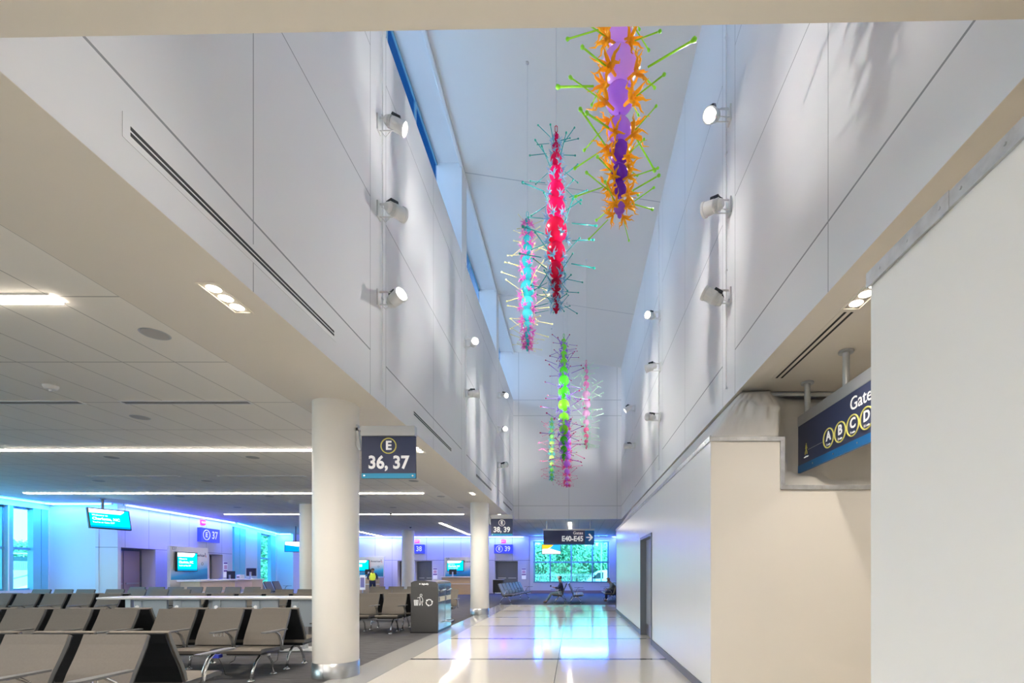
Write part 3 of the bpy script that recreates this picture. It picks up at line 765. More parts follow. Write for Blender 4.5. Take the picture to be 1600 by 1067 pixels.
RW = [(6.6, 7.69, S1, 'brilliant top spotlight of the three nearest ones on the right wall', 1),
      (6.6, 6.44, S3, 'middle white spotlight of the three nearest ones on the right wall', 1),
      (6.6, 5.21, S2, 'lowest white spotlight of the three nearest ones on the right wall', 1),
      (11.9, 7.76, S3, 'highest of the three spotlights halfway down the right wall', 1),
      (11.9, 6.49, S4, 'middle of the three spotlights halfway down the right wall', 1),
      (11.9, 5.26, S5, 'lowest of the three spotlights halfway down the right wall', 1),
      (16.8, 7.13, S6, 'upper of the two farthest spotlights on the right wall', 1),
      (16.8, 5.83, S7, 'lower of the two farthest spotlights on the right wall', 1)]
for y, z, tg, lb, lit in RW: make_spot(2.14, y, z, 1, tg, lb, lit)

# ------------------------------------------------------------------ signs
def blade_sign(x, y, zt, w_, h, t1, t2, label, rcol=m_yel, colx=None):
    t = thing('hanging_sign', label, 'sign', (x, y, zt), 0, 'navy gate number signs on the columns')
    b = MB(); b.box(-w_/2, w_/2, -.05, .05, -.14, 0, .006); b.obj('header_bar', m_satin, t)
    b = MB(); b.box(-w_/2, w_/2, -.015, .015, -h, -.14, .002); b.obj('panel', m_navy, t)
    b = MB(); b.box(-w_/2, w_/2, -.018, .018, -h, -h+.07); b.obj('blue_band', m_cyanb, t)
    b = MB()
    for sx in (-1, 1): b.cyl((sx*(w_/2-.04), -.018, -h+.035), (sx*(w_/2-.04), -.024, -h+.035), .012, 10)
    b.obj('bolt', m_alu, t)
    b = MB(); b.box(-w_/2-.075, -w_/2, -.03, .03, -.06, -.02); b.prism([(-w_/2-.075, .02), (-w_/2-.05, .02), (-w_/2-.005, -.34), (-w_/2-.03, -.34), (-w_/2-.075, -.27)], -.03, .03, 'y'); b.obj('bracket', m_satin, t)
    ring(t, 0, -.275, .105, .009, rcol); text(t, 'E', 0, -.275, .17, m_lbl, bold=.035)
    text(t, t1, 0, -.515, .25, m_lbl, bold=.03, sx=.92)
    return t
blade_sign(-2.595, 6.80, 3.50, .76, .73, '36, 37', '', 'large navy sign reading E 36, 37 on the nearest column')
blade_sign(-2.458, 16.6, 3.41, .74, .72, '38, 39', '', 'smaller navy sign reading E 38, 39 on the far column', m_lbl)

# E40-E45 overhead
t = thing('overhead_sign', 'navy overhead sign reading Gates E40-E45 with an arrow', 'sign', (-.21, 22.5, 3.44), 0)
b = MB(); b.box(-1.2, 1.2, -.08, .08, -.07, 0, .006); b.obj('header_bar', m_satin, t)
b = MB(); b.box(-1.18, .74, -.05, .05, -.73, -.07); b.obj('panel', m_navy, t)
b = MB(); b.box(.74, 1.18, -.05, .05, -.73, -.07); b.box(-1.18, 1.18, -.052, .052, -.73, -.68); b.obj('blue_panel', m_blue, t)
text(t, 'Gates', .66, -.19, .20, m_lbl, y=-.055, align='RIGHT', bold=.01)
text(t, 'E40-E45', .67, -.46, .33, m_lbl, y=-.055, align='RIGHT', bold=.035, sx=.92)
b = MB(); b.box(.80, 1.06, -.06, -.054, -.415, -.365); b.prism([(.90, -.25), (.96, -.21), (1.12, -.39), (.96, -.57), (.90, -.53), (1.03, -.39)], -.06, -.054, 'y'); b.obj('arrow', m_lbl, t)
for x in (-1.05, 1.0):
    b = MB(); b.cyl((x, 0, 0), (x, 0, CEIL-3.44-.001), .03, 12); b.obj('hanger', m_satin, t)

# A B C D gate directory (faces the corridor)
t = thing('gate_directory_sign', 'large navy overhead sign reading Gates with ringed letters A B C D', 'sign', (2.9, 6.16, 3.43), -PI/2)
Lg = 2.3
b = MB(); b.box(0, Lg, -.045, .045, -.13, 0, .008); b.obj('header_bar', m_satin, t)
b = MB(); b.box(.01, Lg-.01, -.04, -.012, -.71, -.13); b.obj('panel', m_navy, t)
b = MB(); b.box(.01, Lg-.01, -.043, -.010, -.72, -.63); b.obj('blue_band', m_blue, t)
for x in (.17, 1.02, 1.9):
    b = MB(); b.cyl((x, 0, 0), (x, 0, CEIL-3.43-.005), .035, 14); b.lathe([(.035, -.0), (.075, -.0), (.075, .02), (.035, .02)], 18, (x, 0, CEIL-3.43-.026)); b.obj('hanger', m_satin, t)
for i, ch in enumerate('ABCD'):
    xx = .75+.235*i; ring(t, xx, -.475, .106, .008, m_yel, -.046); text(t, ch, xx, -.455, .145, m_lbl, y=-.046, bold=.03)
    text(t, ('5 min', '7 min', '9 min', '11 min')[i], xx, -.545, .036, m_lbl, y=-.046, bold=0)
text(t, 'Gates', 1.17, -.26, .19, m_lbl, y=-.046, bold=.005, align='LEFT')
b = MB(); b.box(.28, .62, -.046, -.043, -.487, -.483); b.obj('guide_line', m_satin, t)
b = MB(); b.ball((.235, -.045, -.405), .012, 1, (1, .3, 1)); b.tube([(.235, -.045, -.42), (.232, -.045, -.47)], .010, 6); b.tube([(.232, -.045, -.47), (.25, -.045, -.50), (.25, -.045, -.53)], .006, 6); b.tube([(.232, -.045, -.47), (.215, -.045, -.50), (.205, -.045, -.53)], .006, 6); b.tube([(.235, -.045, -.43), (.255, -.045, -.46)], .005, 6); b.tube([(.235, -.045, -.43), (.213, -.045, -.455)], .005, 6); b.obj('walking_figure', m_yel, t)
text(t, 'walk time', .235, -.56, .03, m_lbl, y=-.046, bold=0)
b = MB()
for x in (.4, .85, 1.3, 1.8): b.cyl((x, -.043, -.675), (x, -.05, -.675), .010, 8)
b.obj('bolt', m_alu, t)

# lit gate number boxes
m_boxb = mat('gate box blue', (.03, .05, .45), .35, emit=(.05, .08, .9), estr=.25)
def gate_box(num, loc, rz, label, full=True):
    t = thing('gate_number_sign', label, 'sign', loc, rz, 'blue lit gate number boxes')
    b = MB(); b.box(-.62, .62, -.16, -.001, -.30, .30, .01); b.obj('box', m_boxb, t)
    ring(t, -.27, 0, .21, .018, m_lbl, -.165); text(t, 'E', -.27, 0, .30, m_lbl, y=-.165, bold=.03)
    text(t, num, .27, 0, .46, m_lbl, y=-.165, bold=.02, sx=.85)
    return t
def exit_sign(loc, rz, label):
    t = thing('exit_sign', label, 'exit sign', loc, rz, 'pink-red exit signs above the gate number boxes')
    b = MB(); b.box(-.15, .15, -.05, -.02, -.10, .09, .004); b.obj('glowing_face', m_exit, t)
    b = MB(); b.box(-.15, .15, -.02, -.001, -.10, .10); b.cyl((0, -.02, .09), (0, -.02, .11), .02, 10); b.obj('housing', m_satin, t)
    text(t, 'EXIT', 0, -.01, .12, m_lbl, y=-.052, bold=.01)
s37 = (sB(307)+sB(338.5))/2; p_ = onB(s37, 0)
gate_box('37', (p_[0], p_[1], 3.05), thB, 'blue lit gate box reading E 37 on the left gate wall')
p_ = onB(sB(316), 0); exit_sign((p_[0], p_[1], 3.60), thB, 'pink-red exit sign high on the left gate wall')
gate_box('38', (wx(649.5), YF, 2.97), 0, 'blue lit gate box reading 38 beside the far slim column')
exit_sign((wx(652), YF, 3.5), 0, 'pink-red exit sign behind the slim far column')
gate_box('39', (wx(787), YF, 2.97), 0, 'blue lit gate box reading E 39 left of the tree window')
exit_sign((wx(787), YF, 3.5), 0, 'pink-red exit sign left of the tree window')

# ------------------------------------------------------------------ gate desks
def logo_mark(parent, x, z, s, y):
    b = MB(); b.prism([(x, z+s), (x+s*.35, z+s), (x+s*.55, z+.15*s), (x+s*.3, z+.1*s)], y-.003, y, 'y'); b.obj('logo_mark', mat('logo grey', (.08, .10, .16), .4), parent)
    b = MB(); b.prism([(x+s*.35, z+.1*s), (x+s*.6, z+.12*s), (x+s*.95, z-.8*s), (x+s*.6, z-.8*s)], y-.003, y, 'y'); b.obj('logo_mark', mat('logo red', (.6, .05, .05), .4), parent)
def screen(parent, x0, x1, z0, z1, y, lines, top=True, name='screen'):
    b = MB(); b.box(x0-.03, x1+.03, y, y+.07, z0-.03, z1+.03, .005); s = b.obj(name, m_black, parent)
    W = x1-x0; H = z1-z0
    b = MB(); b.box(x0, x1, y-.004, y-.001, z0, z1); b.obj('display', m_scr, s) if False else None
    b = MB(); b.mi = 0; b.box(x0, x1, y-.004, y-.001, z0+H*.10, z0+H*.78); b.mi = 1
    b.prism([(x0, z0+H*.78), (x1-W*.22, z0+H*.78), (x1-W*.12, z1-H*.08), (x1-W*.12, z1), (x0, z1)], y-.004, y-.001, 'y')
    b.mi = 0; b.prism([(x1-W*.22, z0+H*.78), (x1, z0+H*.78), (x1, z1), (x1-W*.12, z1), (x1-W*.12, z1-H*.08)], y-.004, y-.001, 'y')
    b.mi = 2; b.box(x0, x1, y-.004, y-.001, z0, z0+H*.10)
    b.obj('display', [m_scr, m_scrw, m_scrd], s)
    for (tx, tz, ts, bold) in lines: text(s, tx, x0+W*.06, z0+H*tz, H*ts, m_scrw, y=y-.006, bold=bold, align='LEFT')
    return s
LN = lambda g: [('Welcome to', .66, .12, 0), ('Charlotte, NC', .47, .19, .02), ("You're at Gate "+g, .28, .12, 0)]
m_grad = mat('backdrop print', (.75, .74, .74), .4)
n = m_grad.node_tree.nodes; l = m_grad.node_tree.links
tcc = n.new('ShaderNodeTexCoord'); spz = n.new('ShaderNodeSeparateXYZ'); ad = n.new('ShaderNodeMath'); ad.operation = 'MULTIPLY_ADD'; ad.inputs[1].default_value = -.18
rr_ = n.new('ShaderNodeValToRGB'); l.new(tcc.outputs['Object'], spz.inputs[0]); l.new(spz.outputs['X'], ad.inputs[0]); l.new(spz.outputs['Z'], ad.inputs[2]); l.new(ad.outputs[0], rr_.inputs[0]); l.new(rr_.outputs[0], n['Principled BSDF'].inputs['Base Color'])
rr_.color_ramp.elements[0].position = 0.0; rr_.color_ramp.elements[0].color = (.02, .20, .42, 1)
rr_.color_ramp.elements[1].position = .62; rr_.color_ramp.elements[1].color = (.78, .77, .76, 1)
e = rr_.color_ramp.elements.new(.25); e.color = (.04, .40, .68, 1); e = rr_.color_ramp.elements.new(.45); e.color = (.45, .60, .70, 1)
def gate_desk(loc, rz, gate, lab, w_=2.1, lines=None, far=False, flip=False):
    """backdrop board standing behind a low counter, origin at the board's middle"""
    g = 'gate desk backdrops'
    t = thing('desk_backdrop', 'white and blue backdrop board with a screen behind the %s desk' % gate, 'backdrop board', loc, rz, g)
    b = MB(); b.box(-w_/2, w_/2, 0, .10, 0, 2.43, .006); b.obj('board', m_white, t)
    b = MB(); b.box(-w_/2+.05, w_/2-.03, -.004, -.0005, 0, 1.25)
    o = b.obj('print', m_grad, t); o.location = (0, 0, 1.15)
    screen(t, -w_/2+.22, -w_/2+1.27, 1.50, 2.18, -.12, lines or LN(gate))
    text(t, gate, -w_/2+.22, 2.33, .15, m_base, y=-.004, bold=0)
    text(t, 'American', w_/2-.52, 2.12, .17, m_base, y=-.006, bold=.02)
    logo_mark(t, w_/2-.20, 2.13, .10, -.005)
    ring(t, w_/2-.35, 1.78, .05, .01, m_base, -.006, 'emblem')
    c = thing('gate_desk', lab, 'counter', loc, rz, 'gate desks')
    b = MB(); b.box(-w_/2+.1, w_/2+.12, -1.0, -.30, 0, 1.08, .004); b.obj('cabinet', m_wood if far else m_woodp, c)
    b = MB(); b.box(-w_/2+.04, w_/2+.18, -1.08, -.22, 1.08, 1.15, .006); b.obj('worktop', m_top, c)
    b = MB(); b.box(-w_/2+.1, w_/2+.12, -1.015, -1.0, .66, .70); b.obj('white_rail', m_top, c)
    return t, c
m_off = mat('dark monitor', (.03, .03, .035), .3)
def monitor(loc, rz, label):
    t = thing('computer_monitor', label, 'monitor', loc, rz, 'dark monitors seen from behind on the gate desks')
    b = MB(); b.box(-.24, .24, -.02, .03, .12, .46, .008); b.obj('housing', m_off, t)
    b = MB(); b.box(-.04, .04, -.06, -.02, .0, .30); b.box(-.11, .11, -.12, .06, 0, .015); b.obj('stand', m_satin, t)
p_ = (-15.12, 19.05, 0)
gate_desk(p_, thB, 'E37', 'pale wood gate desk with white top below the E37 backdrop')
t = thing('podium_counter', 'pale wood podium counter with a grey accessible panel right of the E37 desk', 'counter', (-14.68, 21.2, 0), 0)
b = MB(); b.box(0, .82, -.35, .35, 0, 1.10, .004); b.obj('cabinet', m_woodp, t)
b = MB(); b.box(-.03, .87, -.4, .4, 1.10, 1.15, .004); b.obj('worktop', m_top, t)
b = MB(); b.box(-.72, -.04, -.3, .3, 0, .98, .004); b.obj('low_cabinet', m_panelb, t)
b = MB(); b.box(-.75, -.035, -.35, .35, .98, 1.02, .004); b.obj('low_worktop', m_top, t)
b = MB(); b.box(.06, .76, -.37, -.352, .25, .70); b.obj('grey_panel', m_panelb, t)
ring(t, .42, .5, .07, .01, m_lbl, -.375, 'access_symbol')
monitor((-15.0, 21.15, 1.021), -.35, 'dark monitor on the low end of the podium counter')
monitor((-14.1, 21.15, 1.151), -.2, 'dark monitor on the high end of the podium counter')
t = thing('ticket_printer', 'white ticket printer between the two monitors of the podium counter', 'printer', (-14.62, 21.1, 1.151), 0)
b = MB(); b.box(-.01, .17, -.15, .15, 0, .18, .02); b.obj('body', m_top, t); b = MB(); b.box(.02, .14, -.16, -.151, .05, .09); b.obj('paper_slot', m_off, t)
gate_desk((wx(587), 31.0, 0), 0, 'E38', 'wood gate desk beside the worker in the yellow vest', 2.2, [('GLASS', .5, .3, .03)], True)
gate_desk((wx(722), 31.9, 0), 0, 'E39', 'bright maple gate desk left of the second column', 2.1, LN('E39'), True)
monitor((wx(570), 30.4, 1.151), 0, 'dark monitor at the left end of the E38 desk')
monitor((wx(596), 30.4, 1.151), 0, 'dark monitor in the middle of the E38 desk')
monitor((wx(714), 31.3, 1.151), 0, 'dark monitor on the maple E39 desk')
# posters, stands, cart
def poster(loc, rz, label):
    t = thing('notice_poster', label, 'poster', loc, rz, 'white notices beside the gate doors')
    b = MB(); b.box(-.14, .14, -.012, -.001, -.36, .36); b.obj('sheet', m_lbl, t)
    b = MB(); b.box(-.13, .13, -.014, -.0125, .27, .34); b.box(-.13, .13, -.014, -.0125, -.10, -.02); b.obj('purple_bar', mat('purple print', (.2, .08, .35), .5), t)
    b = MB(); b.box(-.11, .11, -.014, -.0125, .02, .22); b.obj('pink_block', mat('pink print', (.75, .45, .55), .5), t)
p_ = onB(sB(352), 0); poster((p_[0], p_[1], 1.55), thB, 'white notice beside the pale wood door on the left gate wall')
poster((wx(680), YF, 1.33), 0, 'white notice above the waste bin, between two far desks')
poster((wx(818.5), YF, 1.32), 0, 'white notice just left of the tree window')
t = thing('service_cart', 'black service cart in front of the gate 39 door', 'cart', (wx(782), 31.6, 0), 0)
b = MB(); b.box(-.34, .34, -.25, .25, .1, .92, .01); b.obj('body', m_black, t); b = MB(); b.box(-.36, .36, -.27, .27, .92, .95, .004); b.obj('tray', m_satin, t)
for sx in (-1, 1):
    for sy in (-1, 1):
        b = MB(); b.cyl((sx*.28-.02, sy*.2, .05), (sx*.28+.02, sy*.2, .05), .05, 12); b.obj('wheel', m_black, t)
t = thing('sanitizer_stand', 'slim white sign stand in front of the E38 desk', 'stand', (wx(597), 29.4, 0), 0)
b = MB(); b.box(-.16, .16, -.02, .02, .35, 1.25, .006); b.obj('board', m_lbl, t); b = MB(); b.box(-.02, .02, -.02, .02, .02, .35); b.box(-.2, .2, -.15, .15, 0, .02); b.obj('foot', m_satin, t); b = MB(); b.box(-.12, .12, -.024, -.021, .5, 1.1); b.obj('notice', mat('lilac print', (.4, .35, .6), .5), t)
t = thing('wall_outlet_box', 'small white outlet plate low on the plain blue wall', 'outlet', ((167-896)/F*16.7, 16.7, 1.13), 0)
b = MB(); b.box(-.10, .10, -.015, -.001, -.09, .09, .003); b.obj('plate', m_white, t); b = MB(); b.box(-.06, -.03, -.018, -.015, -.04, .03); b.box(.02, .05, -.018, -.015, -.04, .03); b.obj('socket', m_satin, t)

# hanging screens
t = thing('hanging_screen', 'cyan screen reading Welcome to Charlotte, NC hanging on a ceiling pole', 'screen', (-15.2, 15.6, CEIL), math.atan2(.88, .3))
b = MB(); b.cyl((0, 0, 0), (0, 0, -.36), .035, 12); b.lathe([(.035, -.0), (.09, -.0), (.09, -.02), (.035, -.02)], 16); b.obj('pole', m_grey, t)
s = screen(t, -.52, .52, -.98, -.38, -.08, [('Welcome to', .66, .13, 0), ('Charlotte, NC', .47, .20, .02), ("You're at Gate E37", .28, .12, 0)])
s.location = (0, -.16, -.02); s.rotation_euler = (math.radians(-12), 0, 0)
t = thing('hanging_screen', 'bright picture screen hanging in front of the tree window', 'screen', ((861.5-896)/F*26, 26, CEIL), 0)
b = MB(); b.cyl((0, .04, 0), (0, .04, -.90), .03, 12); b.obj('pole', m_grey, t)
b = MB(); b.box(-.52, .52, 0, .07, -1.42, -.88, .006); s = b.obj('housing', m_navy, t)
b = MB(); b.box(-.49, .49, -.004, -.001, -1.39, -.91); b.obj('display', m_scrw, s)
b = MB(); b.prism([(-.49, -.91), (-.49, -1.14), (-.2, -1.12), (0, -1.02), (0.1, -.91)], -.006, -.0045, 'y'); b.obj('picture_patch', emis('screen orange', (.9, .40, .02), .9), s)
b = MB(); b.prism([(.1, -.91), (0, -1.02), (-.1, -1.10), (.49, -1.28), (.49, -.91)], -.006, -.0045, 'y'); b.obj('picture_patch', emis('screen sea', (.02, .30, .75), .9), s)
t = thing('hanging_screen', 'pale screen half hidden behind the second row column at the far left recess', 'screen', ((462-896)/F*25, 25, CEIL), .5)
b = MB(); b.cyl((0, .04, 0), (0, .04, -.8), .03, 12); b.obj('pole', m_grey, t)
b = MB(); b.box(-.5, .5, 0, .07, -1.34, -.78, .006); s = b.obj('housing', m_navy, t)
b = MB(); b.box(-.47, .47, -.004, -.001, -1.31, -.81); b.obj('display', m_scrd, s); b = MB(); b.prism([(-.47, -.81), (.47, -.81), (.47, -.95), (.1, -1.05), (-.47, -.98)], -.006, -.0045, 'y'); b.obj('picture_patch', m_scrw, s)

# ------------------------------------------------------------------ twin waste bin
t = thing('waste_bin', 'tall grey twin waste and recycling bin with steel front by the carpet edge', 'waste bin', (-3.55, 11.5, 0), 0)
W2, D2 = .32, 1.22
b = MB(); b.prism([(-W2, 0.03), (W2, .03), (W2, 1.17), (W2-.05, 1.215), (0, 1.25), (-W2+.08, 1.235), (-W2, 1.20)], 0, D2, 'y'); b.obj('body', m_bin, t)
b = MB(); b.box(-W2+.045, W2-.03, -.008, .0, .09, 1.10, .003); b.obj('side_panel', m_bin, t)
b = MB(); b.box(-W2-.01, W2+.005, -.012, D2+.01, 0, .03); b.obj('plinth', m_black, t)
for j in (0, 1):
    y0 = .02+j*.60
    b = MB(); b.box(W2, W2+.012, y0, y0+.575, .06, 1.16, .003); b.obj('steel_front', m_binf, t)
    b = MB(); b.box(W2+.012, W2+.015, y0+.02, y0+.555, .74, .86); c = b.obj('label_strip', m_cream, t)
    b = MB(); b.box(W2+.015, W2+.016, y0+.03, y0+.10, .75, .85); b.obj('label_mark', m_black, c)
    b = MB(); b.box(W2+.012, W2+.016, y0+.15, y0+.45, .93, 1.08, .002); h = b.obj('deposit_door', m_bin, t)
    b = MB(); b.tube([(W2+.016, y0+.2, .99), (W2+.07, y0+.2, 1.02), (W2+.07, y0+.4, 1.02), (W2+.016, y0+.4, .99)], .012, 8); b.obj('deposit_handle', m_alu, h)
b = MB(); b.tube([(W2+.01, .66, .22), (W2+.10, .68, .20), (W2+.10, 1.12, .20), (W2+.01, 1.14, .22)], .016, 8); b.obj('foot_pedal', m_satin, t)
# pictograms on the side facing the camera
def flat(parent, polys, m, name, y=-.0095):
    b = MB()
    for p in polys: b.prism(p, y-.001, y, 'y')
    return b.obj(name, m, parent)
bx, bz = -.19, .70
cage = [[(bx-.055, bz+.085), (bx+.055, bz+.085), (bx+.055, bz+.073), (bx-.055, bz+.073)]]
for k in range(5):
    u = -.05+.025*k; cage.append([(bx+u-.004, bz+.075), (bx+u+.004, bz+.075), (bx+u*.8+.004, bz-.045), (bx+u*.8-.004, bz-.045)])
for k in range(4): cage.append([(bx-.048, bz+.052-.03*k), (bx+.048, bz+.052-.03*k), (bx+.048, bz+.045-.03*k), (bx-.048, bz+.045-.03*k)])
flat(t, cage, m_lbl, 'basket_symbol')
def stick(parent, x, z, s, name, m=m_lbl, y=-.011):
    b = MB()
    b.lathe([(0, 0)], 4) if False else None
    n_ = 20
    b.tube([(x+.026*s*math.cos(2*PI*k/n_), y, z+.20*s+.026*s*math.sin(2*PI*k/n_)) for k in range(n_+1)], .005*s, 5, False)
    b.tube([(x-.005*s, y, z+.165*s), (x-.03*s, y, z+.15*s), (x-.02*s, y, z-.05*s)], .006*s, 5)
    b.tube([(x-.03*s, y, z+.15*s), (x-.09*s, y, z+.13*s)], .006*s, 5)
    b.tube([(x+.01*s, y, z+.165*s), (x+.045*s, y, z+.10*s), (x+.045*s, y, z+.02*s)], .006*s, 5)
    b.tube([(x-.02*s, y, z+.05*s), (x-.035*s, y, z-.06*s)], .007*s, 5); b.tube([(x+.015*s, y, z+.05*s), (x+.035*s, y, z-.06*s)], .007*s, 5)
    return b.obj(name, m, parent)
stick(t, -.075, .71, .95, 'person_symbol')
b = MB(); cx, cz, R0 = .12, .725, .072
for k in range(3):
    a0_ = PI/2+2*PI*k/3
    pts = [(cx+R0*math.cos(a0_+s_), -.011, cz+R0*math.sin(a0_+s_)) for s_ in (-.75, -.4, 0, .4, .65)]
    b.tube(pts, .010, 4)
    e_ = a0_+.85; c2 = Vector((cx+R0*math.cos(e_), -.011, cz+R0*math.sin(e_)))
    tx = Vector((-math.sin(e_), 0, math.cos(e_))); rx = Vector((math.cos(e_), 0, math.sin(e_)))
    q = [c2-rx*.026-tx*.01, c2+rx*.026-tx*.01, c2+tx*.030]
    b.prism([(v.x, v.z) for v in q], -.012, -.0095, 'y')
b.obj('recycling_symbol', m_lbl, t)
text(t, 'bigbelly', .02, 1.165, .055, m_lbl, y=-.004, bold=.03)
b = MB(); b.tube([(-.105, -.004, 1.167), (-.105, -.006, 1.167)], .018, 16); b.obj('logo_dot', m_lbl, t)

# ------------------------------------------------------------------ beam seating
P_ = .67
def off(poly, d):
    out = []
    for i, p in enumerate(poly):
        a = Vector(poly[max(0, i-1)]); c = Vector(poly[min(len(poly)-1, i+1)]); t_ = (c-a).normalized()
        out.append((p[0]+t_.y*d, p[1]-t_.x*d))
    return out
backp = [(.375, .915), (.345, .83), (.295, .72), (.235, .60), (.195, .50), (.175, .43)]
seatp = [(.20, .43), (.10, .425), (-.05, .43), (-.20, .445), (-.27, .445), (-.31, .425)]
b = MB(); pb_ = off(backp, -.036); pr = backp+pb_[::-1]
def slab(poly, thick, x0, x1, mi_side=0):
    b = MB(); q = off(poly, thick); b.prism(list(poly)+q[::-1], x0, x1, 'x', mi_side)
    es = [e for e in b.bm.edges if not e.is_boundary and abs(e.verts[0].co.x-e.verts[1].co.x) > .1 and False]
    bmesh.ops.bevel(b.bm, geom=[e for e in b.bm.edges if abs(e.verts[0].co.x-e.verts[1].co.x) < 1e-5], offset=.007, segments=2, affect='EDGES', profile=.6)
    return b
me_back = slab(backp, .034, -.272, .272, 1).mesh('backrest', [m_taupe, m_edge])
me_shell = slab([(a+.004, c-.004) for a, c in backp], -.016, -.262, .262).mesh('back_shell', m_black)
me_seat = slab(seatp, -.045, -.265, .265, 1).mesh('seat', [m_taupe, m_edge])
b = MB(); b.prism([(.18, .43), (-.26, .40), (-.24, .36), (.16, .34)], -.22, .22, 'x'); me_pan = b.mesh('seat_pan', m_black)
b = MB(); b.prism([(-.06, -.30), (-.045, -.335), (.03, -.34), (.045, -.30), (.035, .12), (-.03, .12)], .655, .672, 'z'); b.bm.faces.ensure_lookup_table(); me_arm = b.mesh('armrest', m_edge)
b = MB(); b.tube([(0, -.16, .655), (0, -.10, .655), (0, -.02, .60), (0, .03, .50), (0, .05, .38)], [(.014, .012), (.02, .012), (.024, .012), (.024, .014), (.02, .02)], 8); me_sup = b.mesh('arm_support', m_alu, True)
b = MB()
b.tube([(0, -.24, .03), (0, -.20, .14), (0, -.13, .25), (0, -.03, .33), (0, .06, .36)], [(.016, .022), (.018, .018), (.02, .016), (.024, .018), (.026, .02)], 8)
b.tube([(0, -.03, .33), (0, .10, .31), (0, .20, .20), (0, .24, .03)], [(.02, .02), (.02, .018), (.018, .018), (.016, .02)], 8)
b.lathe([(0, 0), (.045, 0), (.045, .012), (.02, .03), (0, .03)], 14, (0, -.24, 0)); b.lathe([(0, 0), (.045, 0), (.045, .012), (.02, .03), (0, .03)], 14, (0, .24, 0))
me_leg = b.mesh('leg', m_alu, True)
b = MB(); b.box(-.05, .05, -.30, -.22, .33, .375, .006); me_out = b.mesh('power_outlet', m_bluelab)
b = MB(); b.tube([(0, 0, 0), (.02, .06, -.12), (-.02, .16, -.26), (.01, .24, -.30)], .004, 5); me_cab = b.mesh('cable', m_black)
b = MB()
for x in (-.05, 0, .05): b.tube([(x-.018, 0, 0), (x-.018, 0, -.05), (x+.018, 0, -.05), (x+.018, 0, 0)], .004, 5)
me_hook = b.mesh('wire_hook', m_alu)
beams = {}
def beam_mesh(n):
    if n not in beams:
        b = MB(); b.box(-.15, (n-1)*P_+.15, .03, .10, .30, .355, .008); beams[n] = b.mesh('beam', m_steel)
    return beams[n]
def bench(x0, y, n, label, rz=0, group='beam seating in the gate lounge', outlets=True, armsel=None, detail=True, hooks=()):
    """origin below the first seat's centre; seats run along local +x and face local -y"""
    t = thing('seating_bench', label, 'bench seating', (x0, y, 0), rz, group)
    link('beam', beam_mesh(n), t, (0, 0, 0))
    for i in range(n):
        k = link('backrest', me_back, t, (i*P_, 0, 0)); link('back_shell', me_shell, k, (0, 0, 0))
        s = link('seat', me_seat, t, (i*P_, 0, 0)); link('seat_pan', me_pan, s, (0, 0, 0))
    for i in range(n+1):
        if armsel is None or i in armsel:
            a = link('armrest', me_arm, t, (i*P_-P_/2, 0, 0)); link('arm_support', me_sup, a, (0, 0, 0))
            if i in hooks: link('wire_hook', me_hook, a, (-.02, -.2, .654))
    for i in sorted({0, n-1}): link('leg', me_leg, t, (i*P_+(.06 if i else -.06), .06, 0))
    if outlets and detail:
        for i in range(1, n):
            o = link('power_outlet', me_out, t, (i*P_-P_/2, 0, 0)); link('cable', me_cab, o, (0, -.24, .33))
    return t
def pair(xs, yt, labF, labR, nR=None, **k):
    """front bench whose backrest tops stand at yt, and the one back to back with it"""
    n = len(xs)
    f = bench(xs[0], yt-.375, n, labF, 0, **k) if labF else None
    if labR:
        xr = sorted(nR) if nR else xs
        r = bench(xr[-1], yt+.17+.375, len(xr), labR, PI, **k)
    return f
run = lambda xr, n: [xr-P_*(n-1-i) for i in range(n)]
pair(run(-3.905, 2), 4.15, 'taupe beam seating nearest the camera at the bottom left corner, facing the camera', 'beam seating back to back with the nearest taupe pair, facing away', nR=run(-3.9, 3), hooks=(2, 3))
pair(run(-4.34, 3), 6.97, 'three taupe seats left of the nearest column with visible arched legs', 'seating facing away right behind the three taupe seats beside the nearest column', hooks=(2,))
pair(run(-6.52, 4), 6.97, 'four taupe seats in the second row at the left edge', 'seating facing away right behind the four second row seats at the left edge', hooks=(2,))
pair(run(-11.32, 5), 11.85, 'bluish grey seats in the third row left of the long counter table', 'seating facing away behind the third row seats left of the counter table')
pair(run(-6.57, 5), 11.85, 'seats showing just above the long counter table', 'seating facing away behind the seats above the counter table')
pair(run(-4.34, 2), 11.85, 'two taupe seats between the nearest column and the waste bin', 'seating facing away behind the two seats beside the waste bin', outlets=False)
pair(run(-14.8, 3), 14.7, 'blue lit seats near the side window in the fourth row', None)
pair(run(-11.9, 4), 14.7, 'blue lit seats in the fourth row in front of the plain blue wall', None)
pair(run(-8.1, 3), 14.7, 'fourth row seats in front of the podium counter', None)
pair(run(-3.77, 4), 14.7, 'fourth row seats partly hidden by the waste bin', None)
pair(run(-11.2, 7), 16.9, 'farthest row of blue lit seats in front of the E37 desk', None)
pair(run(-5.7, 3), 17.4, 'farthest seats between the nearest column and the bin top, before the E38 desk', None)
bench(-16.35, 24.9, 4, 'navy blue lit seats in front of the narrow left windows', PI/2-.05, armsel=(0, 4), detail=False)
G2 = 'seating around the far tree window'
bench(-.68, 24.0, 4, 'left half of the back to back seats before the tree window, carrying a seated reader', -PI/2, G2, armsel=(0, 4), detail=False)
bench(.16, 21.7, 4, 'right half of the back to back seats before the tree window', PI/2, G2, armsel=(0, 4), detail=False)
bench(-2.95, 21.6, 7, 'slanting row of cyan glinting seats at the carpet edge left of the tree window', PI/2-.10, G2, armsel=(0, 3, 7), detail=False)
bench(1.75, 25.0, 4, 'seats at the end of the white partition with a person bent forward', -PI/2, G2, armsel=(0, 4), detail=False)

